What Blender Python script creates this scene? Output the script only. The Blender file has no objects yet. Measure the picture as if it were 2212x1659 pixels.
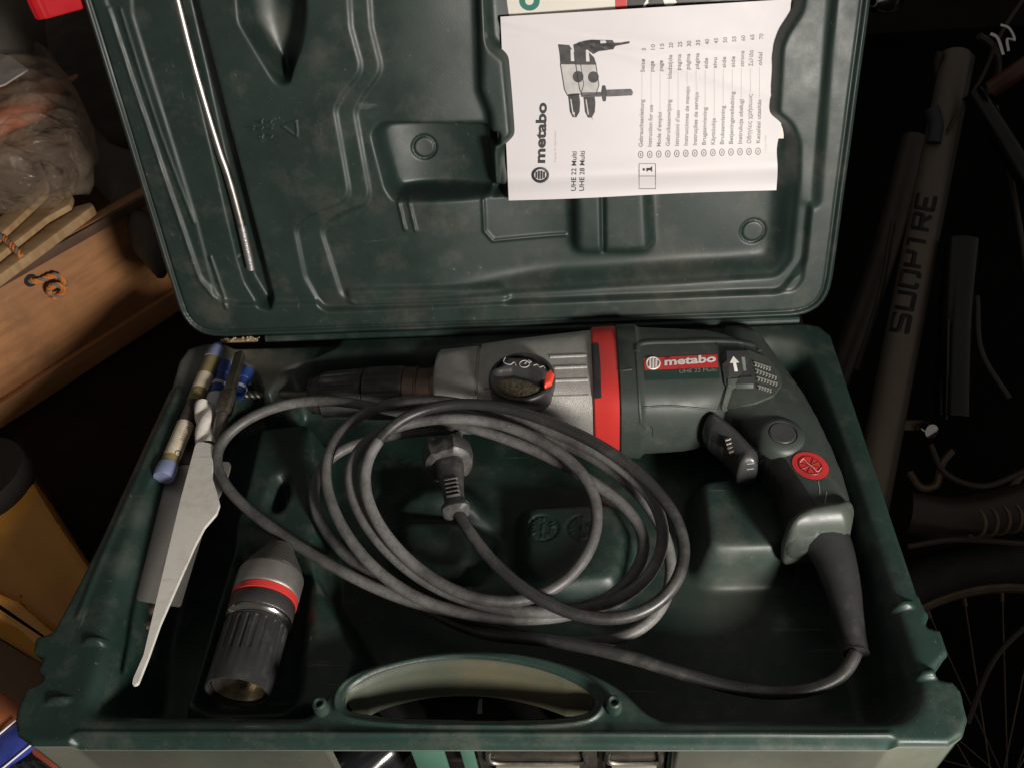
import bpy, bmesh, math, random
import numpy as np
from mathutils import Vector, Matrix
from mathutils.bvhtree import BVHTree

random.seed(7); RNG = np.random.default_rng(7)
S = bpy.context.scene
COL = S.collection

# ------------------------------------------------------------------ camera
F = 1900.0                                   # focal length in measuring units (picture 2212 x 1659)
RC = np.array([[0.9960180928763803, 0.039634403290046125, -0.07985657605194531],
               [-0.02939593777012793, -0.699641331560215, -0.7138892673344124],
               [-0.08416553632879024, 0.7133940855154963, -0.6956903343054264]])
CAM = np.array([0.06404112160122269, -0.18604742066565363, 0.42849663251273873])
cd = bpy.data.cameras.new('camera'); cam = bpy.data.objects.new('camera', cd); COL.objects.link(cam)
cd.sensor_width = 36.0; cd.lens = 36.0 * F / 2212.0; cd.clip_start = 0.01; cd.clip_end = 50
m = Matrix.Identity(4)
for i in range(3):
    m[i][0] = RC[0][i]; m[i][1] = -RC[1][i]; m[i][2] = -RC[2][i]; m[i][3] = CAM[i]
cam.matrix_world = m
S.camera = cam

# ------------------------------------------------------------------ light
S.view_settings.view_transform = 'Standard'; S.view_settings.look = 'None'
S.view_settings.gamma = 1.0; S.view_settings.use_curve_mapping = False
S.view_settings.exposure = 0.0
w = bpy.data.worlds.new('World'); S.world = w; w.use_nodes = True
w.node_tree.nodes['Background'].inputs[0].default_value = (1.0, 0.93, 0.86, 1)
w.node_tree.nodes['Background'].inputs[1].default_value = 0.122

def spot(name, loc, tgt, power, angle, blend, size, col):
    l = bpy.data.lights.new(name, 'SPOT'); l.energy = power; l.spot_size = math.radians(angle)
    l.spot_blend = blend; l.shadow_soft_size = size; l.color = col
    o = bpy.data.objects.new(name, l); COL.objects.link(o); o.location = loc
    o.rotation_euler = (Vector(tgt) - Vector(loc)).to_track_quat('-Z', 'Y').to_euler()
    return o
spot('work_lamp', (0.47, -0.46, 0.265), (-0.12, 0.24, 0.05), 43, 74, 0.75, 0.07, (1.0, 0.935, 0.865))

# ------------------------------------------------------------------ measuring helpers
LIDD = 0.3087; TH = math.radians(77.88)
LU = np.array([0, math.cos(TH), math.sin(TH)]); LN = np.array([0, -math.sin(TH), math.cos(TH)])
LH = np.array([0, LIDD, 0.0033])
def ray(x, y):
    return RC.T @ np.array([(x - 1106) / F, (y - 829.5) / F, 1.0])
def pz(x, y, z=0.0):
    d = ray(x, y); return CAM + d * (z - CAM[2]) / d[2]
def pzs(pts, z=0.0): return np.array([pz(x, y, z)[:2] for x, y in pts])
def plid(x, y, h=0.0):
    d = ray(x, y); t = ((LH - CAM) @ LN + h) / (d @ LN); p = CAM + d * t
    return np.array([p[0], (p - LH) @ LU])
def plids(pts, h=0.0): return np.array([plid(x, y, h) for x, y in pts])
def lidw(P, h):
    P = np.asarray(P); h = np.asarray(h)
    return np.stack([P[:, 0], LH[1] + P[:, 1] * LU[1] + h * LN[1], LH[2] + P[:, 1] * LU[2] + h * LN[2]], 1)
def depth(p): return float((RC @ (np.asarray(p) - CAM))[2])

# ------------------------------------------------------------------ materials
def mat(name, col, rough=0.5, metal=0.0, var=0.12, vscale=40, bump=0.0, bscale=600, spec=0.5, dust=None, dscale=25,
        dth=(0.55, 0.75), scratch=None, sdir=(1, 1, 1), coat=0.0, spots=None, rvar=0.08, trans=0.0, wave=None, streak=None, specks=None):
    M = bpy.data.materials.new(name); M.use_nodes = True
    nt = M.node_tree; b = nt.nodes['Principled BSDF']; L = nt.links.new
    b.inputs['Roughness'].default_value = rough; b.inputs['Metallic'].default_value = metal
    b.inputs['Specular IOR Level'].default_value = spec; b.inputs['Coat Weight'].default_value = coat
    b.inputs['Transmission Weight'].default_value = trans
    tc = nt.nodes.new('ShaderNodeTexCoord')
    def noise(scale, detail=5, rg=0.6, vec=None):
        n = nt.nodes.new('ShaderNodeTexNoise'); n.inputs['Scale'].default_value = scale
        n.inputs['Detail'].default_value = detail; n.inputs['Roughness'].default_value = rg
        L(vec if vec else tc.outputs['Object'], n.inputs['Vector']); return n.outputs['Fac']
    def ramp(f, a, bb, lo=0.0, hi=1.0):
        r = nt.nodes.new('ShaderNodeMapRange'); r.inputs[1].default_value = a; r.inputs[2].default_value = bb
        r.inputs[3].default_value = lo; r.inputs[4].default_value = hi; L(f, r.inputs[0]); return r.outputs[0]
    def mix(f, a, c):
        x = nt.nodes.new('ShaderNodeMix'); x.data_type = 'RGBA'
        if hasattr(f, 'is_linked') or not isinstance(f, float): L(f, x.inputs[0])
        else: x.inputs[0].default_value = f
        for k, v in ((6, a), (7, c)):
            if isinstance(v, tuple): x.inputs[k].default_value = (*v, 1)
            else: L(v, x.inputs[k])
        return x.outputs[2]
    lo = tuple(c * (1 - var) for c in col); hi = tuple(min(1, c * (1 + var)) for c in col)
    c = mix(ramp(noise(vscale), 0.3, 0.7), lo, hi)
    rsrc = ramp(noise(vscale * 1.7), 0.3, 0.7, rough - rvar, rough + rvar)
    if wave:                                   # (scale, colour, distortion) wood grain
        wv = nt.nodes.new('ShaderNodeTexNoise'); wv.inputs['Scale'].default_value = wave[0]; wv.inputs['Detail'].default_value = 6
        mp = nt.nodes.new('ShaderNodeMapping'); mp.inputs['Scale'].default_value = wave[2]; L(tc.outputs['Object'], mp.inputs[0]); L(mp.outputs[0], wv.inputs['Vector'])
        c = mix(ramp(wv.outputs['Fac'], 0.42, 0.62), c, wave[1])
    if dust:
        f = ramp(noise(dscale, 8, 0.7), dth[0], dth[1], 0, 0.6)
        c = mix(f, c, dust)
    if spots:                                  # [(x,y,z,radius,strength,colour)] dusty or stained patches with a place of their own
        for (x, y, z, r, s, sc) in spots:
            y -= 0.15; z += 0.105                # from place to the case's own coordinates
            vm = nt.nodes.new('ShaderNodeVectorMath'); vm.operation = 'DISTANCE'; vm.inputs[1].default_value = (x, y, z)
            L(tc.outputs['Object'], vm.inputs[0])
            ad = nt.nodes.new('ShaderNodeMath'); ad.operation = 'MULTIPLY_ADD'; ad.inputs[1].default_value = -r * 1.1
            L(noise(55, 8, 0.72), ad.inputs[0]); L(vm.outputs['Value'], ad.inputs[2])
            c = mix(ramp(ad.outputs[0], r * 0.45, -r * 0.35, 0, s), c, sc)
    if streak:                                 # (mapping scale, noise scale, colour, lo, hi, strength)
        mp = nt.nodes.new('ShaderNodeMapping'); mp.inputs['Scale'].default_value = streak[0]; L(tc.outputs['Object'], mp.inputs[0])
        c = mix(ramp(noise(streak[1], 6, 0.7, mp.outputs[0]), streak[3], streak[4], 0, streak[5]), c, streak[2])
    if specks:
        c = mix(ramp(noise(900, 2, 0.5), 0.735, 0.76, 0, 0.5), c, specks)
        c = mix(ramp(noise(260, 3, 0.5), 0.74, 0.78, 0, 0.45), c, specks)
    if scratch:                                # (colour, threshold, strength)
        for k, (sc, ang) in enumerate((((9, 160, 60), 0.5), ((140, 12, 60), -0.35))):
            mp = nt.nodes.new('ShaderNodeMapping'); mp.inputs['Scale'].default_value = sc; mp.inputs['Rotation'].default_value = (0.2, 0.1, ang)
            L(tc.outputs['Object'], mp.inputs[0])
            n1 = noise(1.6, 4, 0.6, mp.outputs[0])
            mu = nt.nodes.new('ShaderNodeMath'); mu.operation = 'MULTIPLY'
            L(ramp(n1, scratch[1], scratch[1] + 0.06), mu.inputs[0]); L(ramp(noise(14 + 5 * k), 0.5, 0.66, 0, scratch[2]), mu.inputs[1])
            c = mix(mu.outputs[0], c, scratch[0])
    L(c, b.inputs['Base Color']); L(rsrc, b.inputs['Roughness'])
    if bump:
        bp = nt.nodes.new('ShaderNodeBump'); bp.inputs['Strength'].default_value = bump; bp.inputs['Distance'].default_value = 0.001
        L(noise(bscale, 3), bp.inputs['Height']); L(bp.outputs[0], b.inputs['Normal'])
    return M

GREEN = (0.0115, 0.0290, 0.0225)
DUSTC = (0.105, 0.100, 0.082)
_bl = lambda x, y, z=0.0: tuple(pz(x, y, z))
base_spots = [*[(x_, -.01, -.085, 0.072, 0.8, (0.115, 0.115, 0.088)) for x_ in (-.22, -.14, -.06, .10, .16, .22)], (*_bl(500, 760), 0.030, 0.85, (0.20, 0.19, 0.16)), (*_bl(590, 800, -.006), 0.030, 0.75, (0.17, 0.165, 0.14)), (*_bl(410, 790), 0.026, 0.75, (0.15, 0.155, 0.135)),  # the front-face row mixes dust with painted-in lamp brightness
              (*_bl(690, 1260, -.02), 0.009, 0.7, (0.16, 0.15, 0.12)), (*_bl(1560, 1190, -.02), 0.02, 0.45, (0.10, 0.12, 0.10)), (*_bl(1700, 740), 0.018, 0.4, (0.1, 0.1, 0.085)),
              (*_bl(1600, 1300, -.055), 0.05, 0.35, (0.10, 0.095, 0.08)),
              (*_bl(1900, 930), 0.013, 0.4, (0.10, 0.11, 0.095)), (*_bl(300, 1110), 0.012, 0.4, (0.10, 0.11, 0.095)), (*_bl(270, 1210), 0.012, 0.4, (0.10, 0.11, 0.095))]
def lw(x, y, h): return tuple(lidw([plid(x, y, h)], [h])[0])
lid_spots = [(*lw(480, 650, -.016), 0.024, 0.6, (0.13, 0.125, 0.10)), (*lw(900, 640, -.028), 0.034, 0.65, (0.090, 0.072, 0.058)), (*lw(1150, 640, -.028), 0.034, 0.5, (0.085, 0.070, 0.056)),
             (*lw(760, 630, -.028), 0.030, 0.5, (0.09, 0.074, 0.06)), (*lw(700, 120, -.018), 0.020, 0.55, (0.12, 0.12, 0.10)), (*lw(545, 240, -.016), 0.012, 0.4, (0.09, 0.1, 0.085)),
             (*lw(610, 60, -.03), 0.016, 0.55, (0.12, 0.12, 0.10)), (*lw(1450, 620, -.026), 0.05, 0.35, (0.085, 0.075, 0.06)), (*lw(320, 30, -.012), 0.012, 0.5, (0.13, 0.13, 0.11))]
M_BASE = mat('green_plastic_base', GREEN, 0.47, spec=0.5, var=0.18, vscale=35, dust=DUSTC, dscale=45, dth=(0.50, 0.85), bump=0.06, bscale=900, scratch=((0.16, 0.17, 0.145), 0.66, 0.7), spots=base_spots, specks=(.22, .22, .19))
M_LID = mat('green_plastic_lid', (0.0150, 0.0275, 0.0225), 0.47, spec=0.5, var=0.16, vscale=30, dust=DUSTC, dscale=40, dth=(0.52, 0.88), bump=0.05, bscale=900, scratch=((0.15, 0.16, 0.135), 0.665, 0.65), spots=lid_spots, specks=(.22, .22, .19))
M_OLIVE = mat('lit_handle_wall', (0.048, 0.058, 0.040), 0.55, var=0.15, vscale=14, dust=(0.115, 0.085, 0.042), dscale=9, dth=(0.46, 0.66), bump=0.15, bscale=1200)  # warm light on the opening's wall, painted in as olive and tan
M_TGREEN = mat('tool_green_plastic', (0.034, 0.044, 0.038), 0.50, specks=(.16, .16, .14), var=0.12, vscale=60, dust=(0.11, 0.11, 0.095), dscale=80, dth=(0.55, 0.85), bump=0.10, bscale=2500, scratch=((0.2, 0.2, 0.18), 0.72, 0.35))
M_TCAP = mat('tool_vent_cap_plastic', (0.055, 0.066, 0.056), 0.45, var=0.1, dust=(0.13, 0.13, 0.11), dscale=80, bump=0.08, bscale=2500)
M_GRIP = mat('black_rubber_grip', (0.008, 0.008, 0.008), 0.55, var=0.2, bump=0.12, bscale=3000)
M_BLACK = mat('black_plastic', (0.022, 0.022, 0.023), 0.42, var=0.25, dust=(0.07, 0.068, 0.06), dscale=120, dth=(0.55, 0.8), bump=0.1, bscale=1500)
M_SWITCH = mat('dark_grey_switch', (0.042, 0.042, 0.042), 0.34, var=0.15)
M_ALU = mat('cast_aluminium', (0.46, 0.45, 0.425), 0.46, metal=0.45, var=0.10, vscale=120, bump=0.55, bscale=1300, dust=(0.12, 0.10, 0.08), dscale=40, dth=(0.60, 0.85))
M_RED = mat('red_plastic', (0.52, 0.035, 0.03), 0.42, var=0.06, dust=(0.4, 0.25, 0.2), dscale=90, dth=(0.62, 0.9))
M_REDLBL = mat('red_label', (0.50, 0.03, 0.03), 0.4, var=0.05)
M_WHITE = mat('white_print', (0.72, 0.70, 0.66), 0.5, var=0.05)
M_GREYPR = mat('grey_print', (0.20, 0.22, 0.20), 0.5, var=0.1)
M_DKLBL = mat('dark_green_label', (0.014, 0.035, 0.028), 0.4, var=0.1)
M_CABLE = mat('rubber_cable', (0.030, 0.029, 0.028), 0.48, var=0.25, vscale=30, dust=(0.24, 0.235, 0.225), dscale=11, dth=(0.38, 0.62), bump=0.08, bscale=700, streak=((1, 1, 1), 260, (0.030, 0.029, 0.028), 0.50, 0.64, 0.4), specks=(.34, .33, .31), rvar=0.12)
M_STEEL = mat('steel', (0.40, 0.385, 0.36), 0.40, metal=1.0, var=0.12, vscale=90, rvar=0.08)
M_DKSTEEL = mat('dark_steel', (0.14, 0.125, 0.105), 0.36, metal=0.85, var=0.3, vscale=90, bump=0.1)
M_BROWNST = mat('greasy_brown_steel', (0.16, 0.115, 0.09), 0.35, metal=0.8, var=0.2, vscale=120)
M_BRASS = mat('chuck_bore_metal', (0.36, 0.325, 0.26), 0.3, metal=0.95, var=0.2, vscale=150)
M_KNURL = mat('knurled_grey_metal', (0.28, 0.27, 0.25), 0.42, metal=0.7, var=0.15, bump=0.25, bscale=1600)
M_PAPER = mat('white_paper', (0.66, 0.632, 0.64), 0.6, var=0.02, vscale=15, bump=0.03, bscale=120)
M_CREAM = mat('cream_paper', (0.66, 0.63, 0.56), 0.55, var=0.03)
M_INK = mat('black_ink', (0.035, 0.035, 0.04), 0.6, var=0.05)
M_INKG = mat('grey_ink', (0.22, 0.21, 0.21), 0.6, var=0.1)
M_INKL = mat('light_grey_ink', (0.52, 0.50, 0.49), 0.6, var=0.05)
M_TEAL = mat('teal_print', (0.02, 0.16, 0.12), 0.5, var=0.05)
M_PICT = mat('dark_photo_print', (0.03, 0.022, 0.022), 0.4, var=0.6, vscale=90)

# ------------------------------------------------------------------ object helpers
ORG = {}
def thing(name, label, cat, loc, group=None):
    o = bpy.data.objects.new(name, None); COL.objects.link(o); o.empty_display_size = 0.01
    o.location = loc; o['label'] = label; o['category'] = cat
    if group: o['group'] = group
    ORG[o.name] = np.array(loc, float); return o
def set_normals(o, Nn):
    me = o.data; full = np.zeros((len(me.vertices), 3)); full[:len(Nn)] = Nn
    me.polygons.foreach_set('use_smooth', [True] * len(me.polygons))
    me.normals_split_custom_set_from_vertices(full.tolist())
def grad_normals(fn, P, e=0.0006):
    gx = (fn(P + [e, 0]) - fn(P - [e, 0])) / (2 * e); gy = (fn(P + [0, e]) - fn(P - [0, e])) / (2 * e)
    n = np.column_stack([-gx, -gy, np.ones(len(P))]); return n / np.linalg.norm(n, axis=1)[:, None]
def each(name, parts, m, parent, **k):
    return [mk(name, V, Fc, m, parent, **k) for V, Fc in parts]
def tag(o, label, cat, group=None):
    o['label'] = label; o['category'] = cat
    if group: o['group'] = group
    return o
def mk(name, V, Fc, m, parent=None, smooth=True, label=None, angle=35):
    V = np.asarray(V, float)
    org = ORG[parent.name] if parent is not None else np.array([V[:, 0].mean(), V[:, 1].mean(), V[:, 2].min()])
    me = bpy.data.meshes.new(name); me.from_pydata((V - org).tolist(), [], [list(map(int, f)) for f in Fc]); me.update()
    if smooth:
        me.polygons.foreach_set('use_smooth', [True] * len(me.polygons))
        if angle: me.set_sharp_from_angle(angle=math.radians(angle))
    o = bpy.data.objects.new(name, me); COL.objects.link(o); me.materials.append(m)
    if parent is not None: o.parent = parent
    else: o.location = org
    ORG[o.name] = org
    if label: o['label'] = label
    return o
class MB:
    def __init__(s): s.V = []; s.F = []
    def add(s, V, Fc):
        n = len(s.V); s.V.extend([tuple(map(float, v)) for v in V]); s.F.extend([tuple(int(i) + n for i in f) for f in Fc]); return s
    def build(s, name, m, parent=None, **k): return mk(name, s.V, s.F, m, parent, **k)

def spline(P, n=12, closed=False):
    P = np.asarray(P, float); out = []
    N = len(P)
    for i in range(N if closed else N - 1):
        p0 = P[(i - 1) % N] if closed or i > 0 else 2 * P[0] - P[1]
        p1 = P[i]; p2 = P[(i + 1) % N]; p3 = P[(i + 2) % N] if closed or i < N - 2 else 2 * P[-1] - P[-2]
        t0 = 0; t1 = t0 + max(1e-9, np.linalg.norm(p1 - p0)) ** .5; t2 = t1 + max(1e-9, np.linalg.norm(p2 - p1)) ** .5; t3 = t2 + max(1e-9, np.linalg.norm(p3 - p2)) ** .5
        for t in np.linspace(t1, t2, n, endpoint=False):
            a1 = (t1 - t) / (t1 - t0) * p0 + (t - t0) / (t1 - t0) * p1; a2 = (t2 - t) / (t2 - t1) * p1 + (t - t1) / (t2 - t1) * p2; a3 = (t3 - t) / (t3 - t2) * p2 + (t - t2) / (t3 - t2) * p3
            b1 = (t2 - t) / (t2 - t0) * a1 + (t - t0) / (t2 - t0) * a2; b2 = (t3 - t) / (t3 - t1) * a2 + (t - t1) / (t3 - t1) * a3
            out.append((t2 - t) / (t2 - t1) * b1 + (t - t1) / (t2 - t1) * b2)
    if not closed: out.append(P[-1])
    return np.array(out)
def tube(P, r, seg=10, caps=True, flat=None):
    P = np.asarray(P, float); n = len(P)
    r = np.broadcast_to(np.asarray(r, float), (n,))
    T = np.gradient(P, axis=0); T /= np.linalg.norm(T, axis=1)[:, None] + 1e-12
    up = np.array([0, 0, 1.0]) if abs(T[0][2]) < 0.9 else np.array([0, 1.0, 0])
    A = np.cross(up, T[0]); A /= np.linalg.norm(A); V = []
    for i in range(n):
        A = A - T[i] * (A @ T[i]); A /= np.linalg.norm(A); B = np.cross(T[i], A)
        for k in range(seg):
            a = 2 * math.pi * k / seg
            V.append(P[i] + r[i] * (math.cos(a) * A + math.sin(a) * B))
    Fc = [(i * seg + k, i * seg + (k + 1) % seg, (i + 1) * seg + (k + 1) % seg, (i + 1) * seg + k) for i in range(n - 1) for k in range(seg)]
    if caps: Fc += [tuple(range(seg))[::-1], tuple((n - 1) * seg + k for k in range(seg))]
    return V, Fc
def frame(d):
    d = np.asarray(d, float); d = d / np.linalg.norm(d)
    up = np.array([0, 0, 1.0]) if abs(d[2]) < 0.9 else np.array([0, 1.0, 0])
    a = np.cross(up, d); a /= np.linalg.norm(a); return d, a, np.cross(d, a)
def lathe(prof, o, d, seg=40, mod=None, caps=True):
    """prof: (distance along axis, radius)"""
    d, a, b = frame(d); o = np.asarray(o, float); V = []; n = len(prof)
    for i, (s, r) in enumerate(prof):
        for k in range(seg):
            t = 2 * math.pi * k / seg; rr = r * (mod(i, s, t) if mod else 1)
            V.append(o + d * s + rr * (math.cos(t) * a + math.sin(t) * b))
    Fc = [(i * seg + k, i * seg + (k + 1) % seg, (i + 1) * seg + (k + 1) % seg, (i + 1) * seg + k) for i in range(n - 1) for k in range(seg)]
    if caps: Fc += [tuple(range(seg))[::-1], tuple((n - 1) * seg + k for k in range(seg))]
    return V, Fc
def obox(c, ax, half, bev=0.0):
    """box: centre, three unit axes, half sizes; bevelled edges"""
    bm = bmesh.new(); bmesh.ops.create_cube(bm, size=2)
    for v in bm.verts: v.co = Vector((v.co.x * half[0], v.co.y * half[1], v.co.z * half[2]))
    if bev: bmesh.ops.bevel(bm, geom=list(bm.edges), offset=bev, segments=2, affect='EDGES', profile=0.5)
    bm.verts.index_update()
    V = [np.asarray(c) + v.co.x * np.asarray(ax[0]) + v.co.y * np.asarray(ax[1]) + v.co.z * np.asarray(ax[2]) for v in bm.verts]
    Fc = [tuple(v.index for v in f.verts) for f in bm.faces]; bm.free(); return V, Fc
def prism(P2, z0, z1, bev=0.0):
    """extrude a plan polygon from z0 (bottom) to z1 (top)"""
    bm = bmesh.new(); vs = [bm.verts.new((p[0], p[1], z1)) for p in P2]; f = bm.faces.new(vs)
    f.normal_update()
    if f.normal.z < 0: f.normal_flip()
    r = bmesh.ops.extrude_face_region(bm, geom=[f])
    for e in r['geom']:
        if isinstance(e, bmesh.types.BMVert): e.co.z = z0
    bm.normal_update()
    bmesh.ops.recalc_face_normals(bm, faces=list(bm.faces))
    if bev: bmesh.ops.bevel(bm, geom=list(bm.edges), offset=bev, segments=2, affect='EDGES', profile=0.5)
    bm.verts.index_update()
    V = [tuple(v.co) for v in bm.verts]; Fc = [tuple(v.index for v in f.verts) for f in bm.faces]; bm.free(); return V, Fc

# ---- signed distances
def sd_poly(P, V):
    V = np.asarray(V, float); d = np.full(len(P), 1e9); s = np.ones(len(P)); n = len(V); j = n - 1
    for i in range(n):
        e = V[j] - V[i]; w_ = P - V[i]; b = w_ - e * np.clip((w_ @ e) / (e @ e + 1e-18), 0, 1)[:, None]
        d = np.minimum(d, (b * b).sum(1))
        c1 = P[:, 1] >= V[i][1]; c2 = P[:, 1] < V[j][1]; c3 = e[0] * w_[:, 1] > e[1] * w_[:, 0]
        s = np.where((c1 & c2 & c3) | (~c1 & ~c2 & ~c3), -s, s); j = i
    return s * np.sqrt(d)
def sd_in(P, V, mg=0.004):
    """like sd_poly, worked out only in and near the polygon"""
    lo = V.min(0) - mg; hi = V.max(0) + mg; k = (P > lo).all(1) & (P < hi).all(1); d = np.full(len(P), 1.0)
    if k.any(): d[k] = sd_poly(P[k], V)
    return d
def sd_rim(P, V, box):
    """like sd_poly, not worked out deep inside"""
    k = ~((P[:, 0] > box[0]) & (P[:, 0] < box[1]) & (P[:, 1] > box[2]) & (P[:, 1] < box[3])); d = np.full(len(P), -1.0)
    if k.any(): d[k] = sd_poly(P[k], V)
    return d
def d_line(P, L, mg=0.006):
    L = np.asarray(L, float); k_ = (P > L.min(0) - mg).all(1) & (P < L.max(0) + mg).all(1)
    out = np.full(len(P), 1e3)
    if k_.any(): out[k_] = d_line0(P[k_], L)
    return out
def d_line0(P, L):
    d = np.full(len(P), 1e9)
    for a, b in zip(L[:-1], L[1:]):
        a = np.asarray(a); b = np.asarray(b); e = b - a; w_ = P - a; q = w_ - e * np.clip((w_ @ e) / (e @ e + 1e-18), 0, 1)[:, None]
        d = np.minimum(d, (q * q).sum(1))
    return np.sqrt(d)
def fillet(V, r, seg=5):
    V = np.asarray(V, float); out = []; n = len(V)
    for i in range(n):
        p = V[i]; a = V[i - 1] - p; b = V[(i + 1) % n] - p; la = np.linalg.norm(a); lb = np.linalg.norm(b)
        a /= la; b /= lb; ca = np.clip(a @ b, -1, 1); ang = math.acos(ca)
        if ang > 3.05: out.append(p); continue
        t = min(r / math.tan(ang / 2), 0.48 * la, 0.48 * lb)
        p0 = p + a * t; p1 = p + b * t
        for k in range(seg + 1):
            u = k / seg; out.append((1 - u) ** 2 * p0 + 2 * u * (1 - u) * p + u * u * p1)
    return np.array(out)
def smooth(V, n=6): return spline(np.asarray(V, float), n, True)
def ss(x, a, b):
    t = np.clip((x - a) / (b - a), 0, 1); return t * t * (3 - 2 * t)
def inside(sd, wdt): return 1 - ss(sd, -wdt, 0)

def grid2d(x0, x1, y0, y1, step, sdf):
    """quads of a plane sheet cut cleanly along sdf = 0; returns points, faces, on-boundary flags"""
    xs = np.arange(x0, x1 + step, step); ys = np.arange(y0, y1 + step, step); nx, ny = len(xs), len(ys)
    P = np.stack(np.meshgrid(xs, ys, indexing='ij'), -1).reshape(-1, 2); sd = sdf(P)
    I = np.arange(nx * ny).reshape(nx, ny)
    Q = np.stack([I[:-1, :-1], I[1:, :-1], I[1:, 1:], I[:-1, 1:]], -1).reshape(-1, 4)
    Q = Q[(sd[Q] < -0.02 * step).any(1)]
    used = np.zeros(len(P), bool); used[Q.ravel()] = True; out = np.where(used & (sd > -0.25 * step))[0]
    e = step * 0.05
    for _ in range(3):
        p = P[out]; s = sdf(p); g = np.stack([sdf(p + [e, 0]) - sdf(p - [e, 0]), sdf(p + [0, e]) - sdf(p - [0, e])], 1) / (2 * e)
        g /= np.maximum(1e-6, np.linalg.norm(g, axis=1))[:, None]; P[out] = p - g * s[:, None]
    k = np.cumsum(used) - 1
    return P[used], k[Q], np.isin(np.where(used)[0], out)
def boundary(Q):
    from collections import defaultdict
    cnt = defaultdict(int)
    for q in Q:
        for a, b in zip(q, np.roll(q, -1)): cnt[(int(a), int(b))] += 1
    return [(a, b) for (a, b) in cnt if (b, a) not in cnt]

def inflate(poly, zc, tmax, wdt, step, tfun=None, p=2.2, flatbot=None):
    poly = np.asarray(poly); lo = poly.min(0) - step; hi = poly.max(0) + step
    P, Q, bd = grid2d(lo[0], hi[0], lo[1], hi[1], step, lambda x: sd_poly(x, poly))
    d = np.clip(-sd_poly(P, poly), 0, None); u = np.clip(d / wdt, 0, 1)
    T = tmax * (1 - (1 - u) ** p) ** (1 / p)
    if tfun is not None: T = T * tfun(P)
    T[bd] = 0
    n = len(P); top = np.column_stack([P, zc + T]); bot = np.column_stack([P, zc - T])
    idx = np.arange(n) + n; idx[bd] = np.arange(n)[bd]
    return np.vstack([top, bot]), [tuple(q) for q in Q] + [tuple(idx[q][::-1]) for q in Q]

# ---- things printed, moulded or stuck on a surface: find the surface under a measured point
def bvh_of(*objs):
    V = []; Fc = []
    for o in objs:
        n = len(V); g = ORG[o.name]
        V += [Vector(v.co) + Vector(g) for v in o.data.vertices]; Fc += [[i + n for i in p.vertices] for p in o.data.polygons]
    return BVHTree.FromPolygons(V, Fc)
def hit(bv, x, y, off=0.0):
    d = ray(x, y); d = d / np.linalg.norm(d)
    loc, nor, idx, dist = bv.ray_cast(Vector(CAM), Vector(d))
    if loc is None: return None
    if nor.dot(Vector(d)) > 0: nor = -nor
    return np.array(loc + nor * off)
def decal(bv, poly, step, off, name, m, parent, thick=None, **k):
    poly = np.asarray(poly, float); lo = poly.min(0) - step; hi = poly.max(0) + step
    P, Q, bd = grid2d(lo[0], hi[0], lo[1], hi[1], step, lambda x: sd_poly(x, poly))
    V = [hit(bv, x, y, off) for x, y in P]; ok = np.array([v is not None for v in V])
    V = np.array([v if v is not None else (0, 0, 0) for v in V]); Q = Q[ok[Q].all(1)]
    Fc = [tuple(q) for q in Q]
    if thick:
        n = len(V); B = np.array([hit(bv, x, y, off - thick) if o_ else (0, 0, 0) for (x, y), o_ in zip(P, ok)])
        V = np.vstack([V, B]); Fc += [(a, a + n, b + n, b) for a, b in boundary(Q)]
    return mk(name, V, Fc, m, parent, **k)
def drape_line(bv, pts, r, off=0.0, seg=6, n=10, curve=True):
    P = np.asarray(pts, float)
    P = spline(P, n) if curve and len(P) > 2 else np.array([P[i] + (P[i + 1] - P[i]) * t for i in range(len(P) - 1) for t in np.linspace(0, 1, n)])
    W_ = [hit(bv, x, y, off) for x, y in P]; W_ = [v for v in W_ if v is not None]
    if len(W_) < 2: return [], []
    return tube(np.array(W_), r, seg)
_tc = {}
def text2d(s, bold=0.0, shear=0.0):
    key = (s, bold, shear)
    if key in _tc: return _tc[key]
    c = bpy.data.curves.new('t', 'FONT'); c.body = s; c.size = 1; c.offset = bold; c.shear = shear; c.resolution_u = 3
    o = bpy.data.objects.new('t', c); COL.objects.link(o); bpy.context.view_layer.update()
    me = bpy.data.meshes.new_from_object(o.evaluated_get(bpy.context.evaluated_depsgraph_get()))
    V = np.array([v.co[:2] for v in me.vertices]).reshape(-1, 2); Fc = [tuple(p.vertices) for p in me.polygons]
    bpy.data.objects.remove(o); bpy.data.curves.remove(c); bpy.data.meshes.remove(me)
    _tc[key] = (V, Fc); return V, Fc
def text_on(mb, fn, s, o, ex, ey, length=None, bold=0.0):
    """lay text in a measured plane: origin, direction of reading, direction of letter tops (cap height = |ey|)"""
    V, Fc = text2d(s, bold); V = V.copy(); V[:, 0] -= V[:, 0].min(); V /= 0.70
    o = np.asarray(o, float); ex = np.asarray(ex, float); ey = np.asarray(ey, float)
    k = (length / V[:, 0].max()) if length else np.linalg.norm(ey)
    ex = ex / np.linalg.norm(ex)
    pts = [fn(*(o + ex * v[0] * k + ey * v[1])) for v in V]
    if any(p is None for p in pts): return
    mb.add(pts, Fc)

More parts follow.
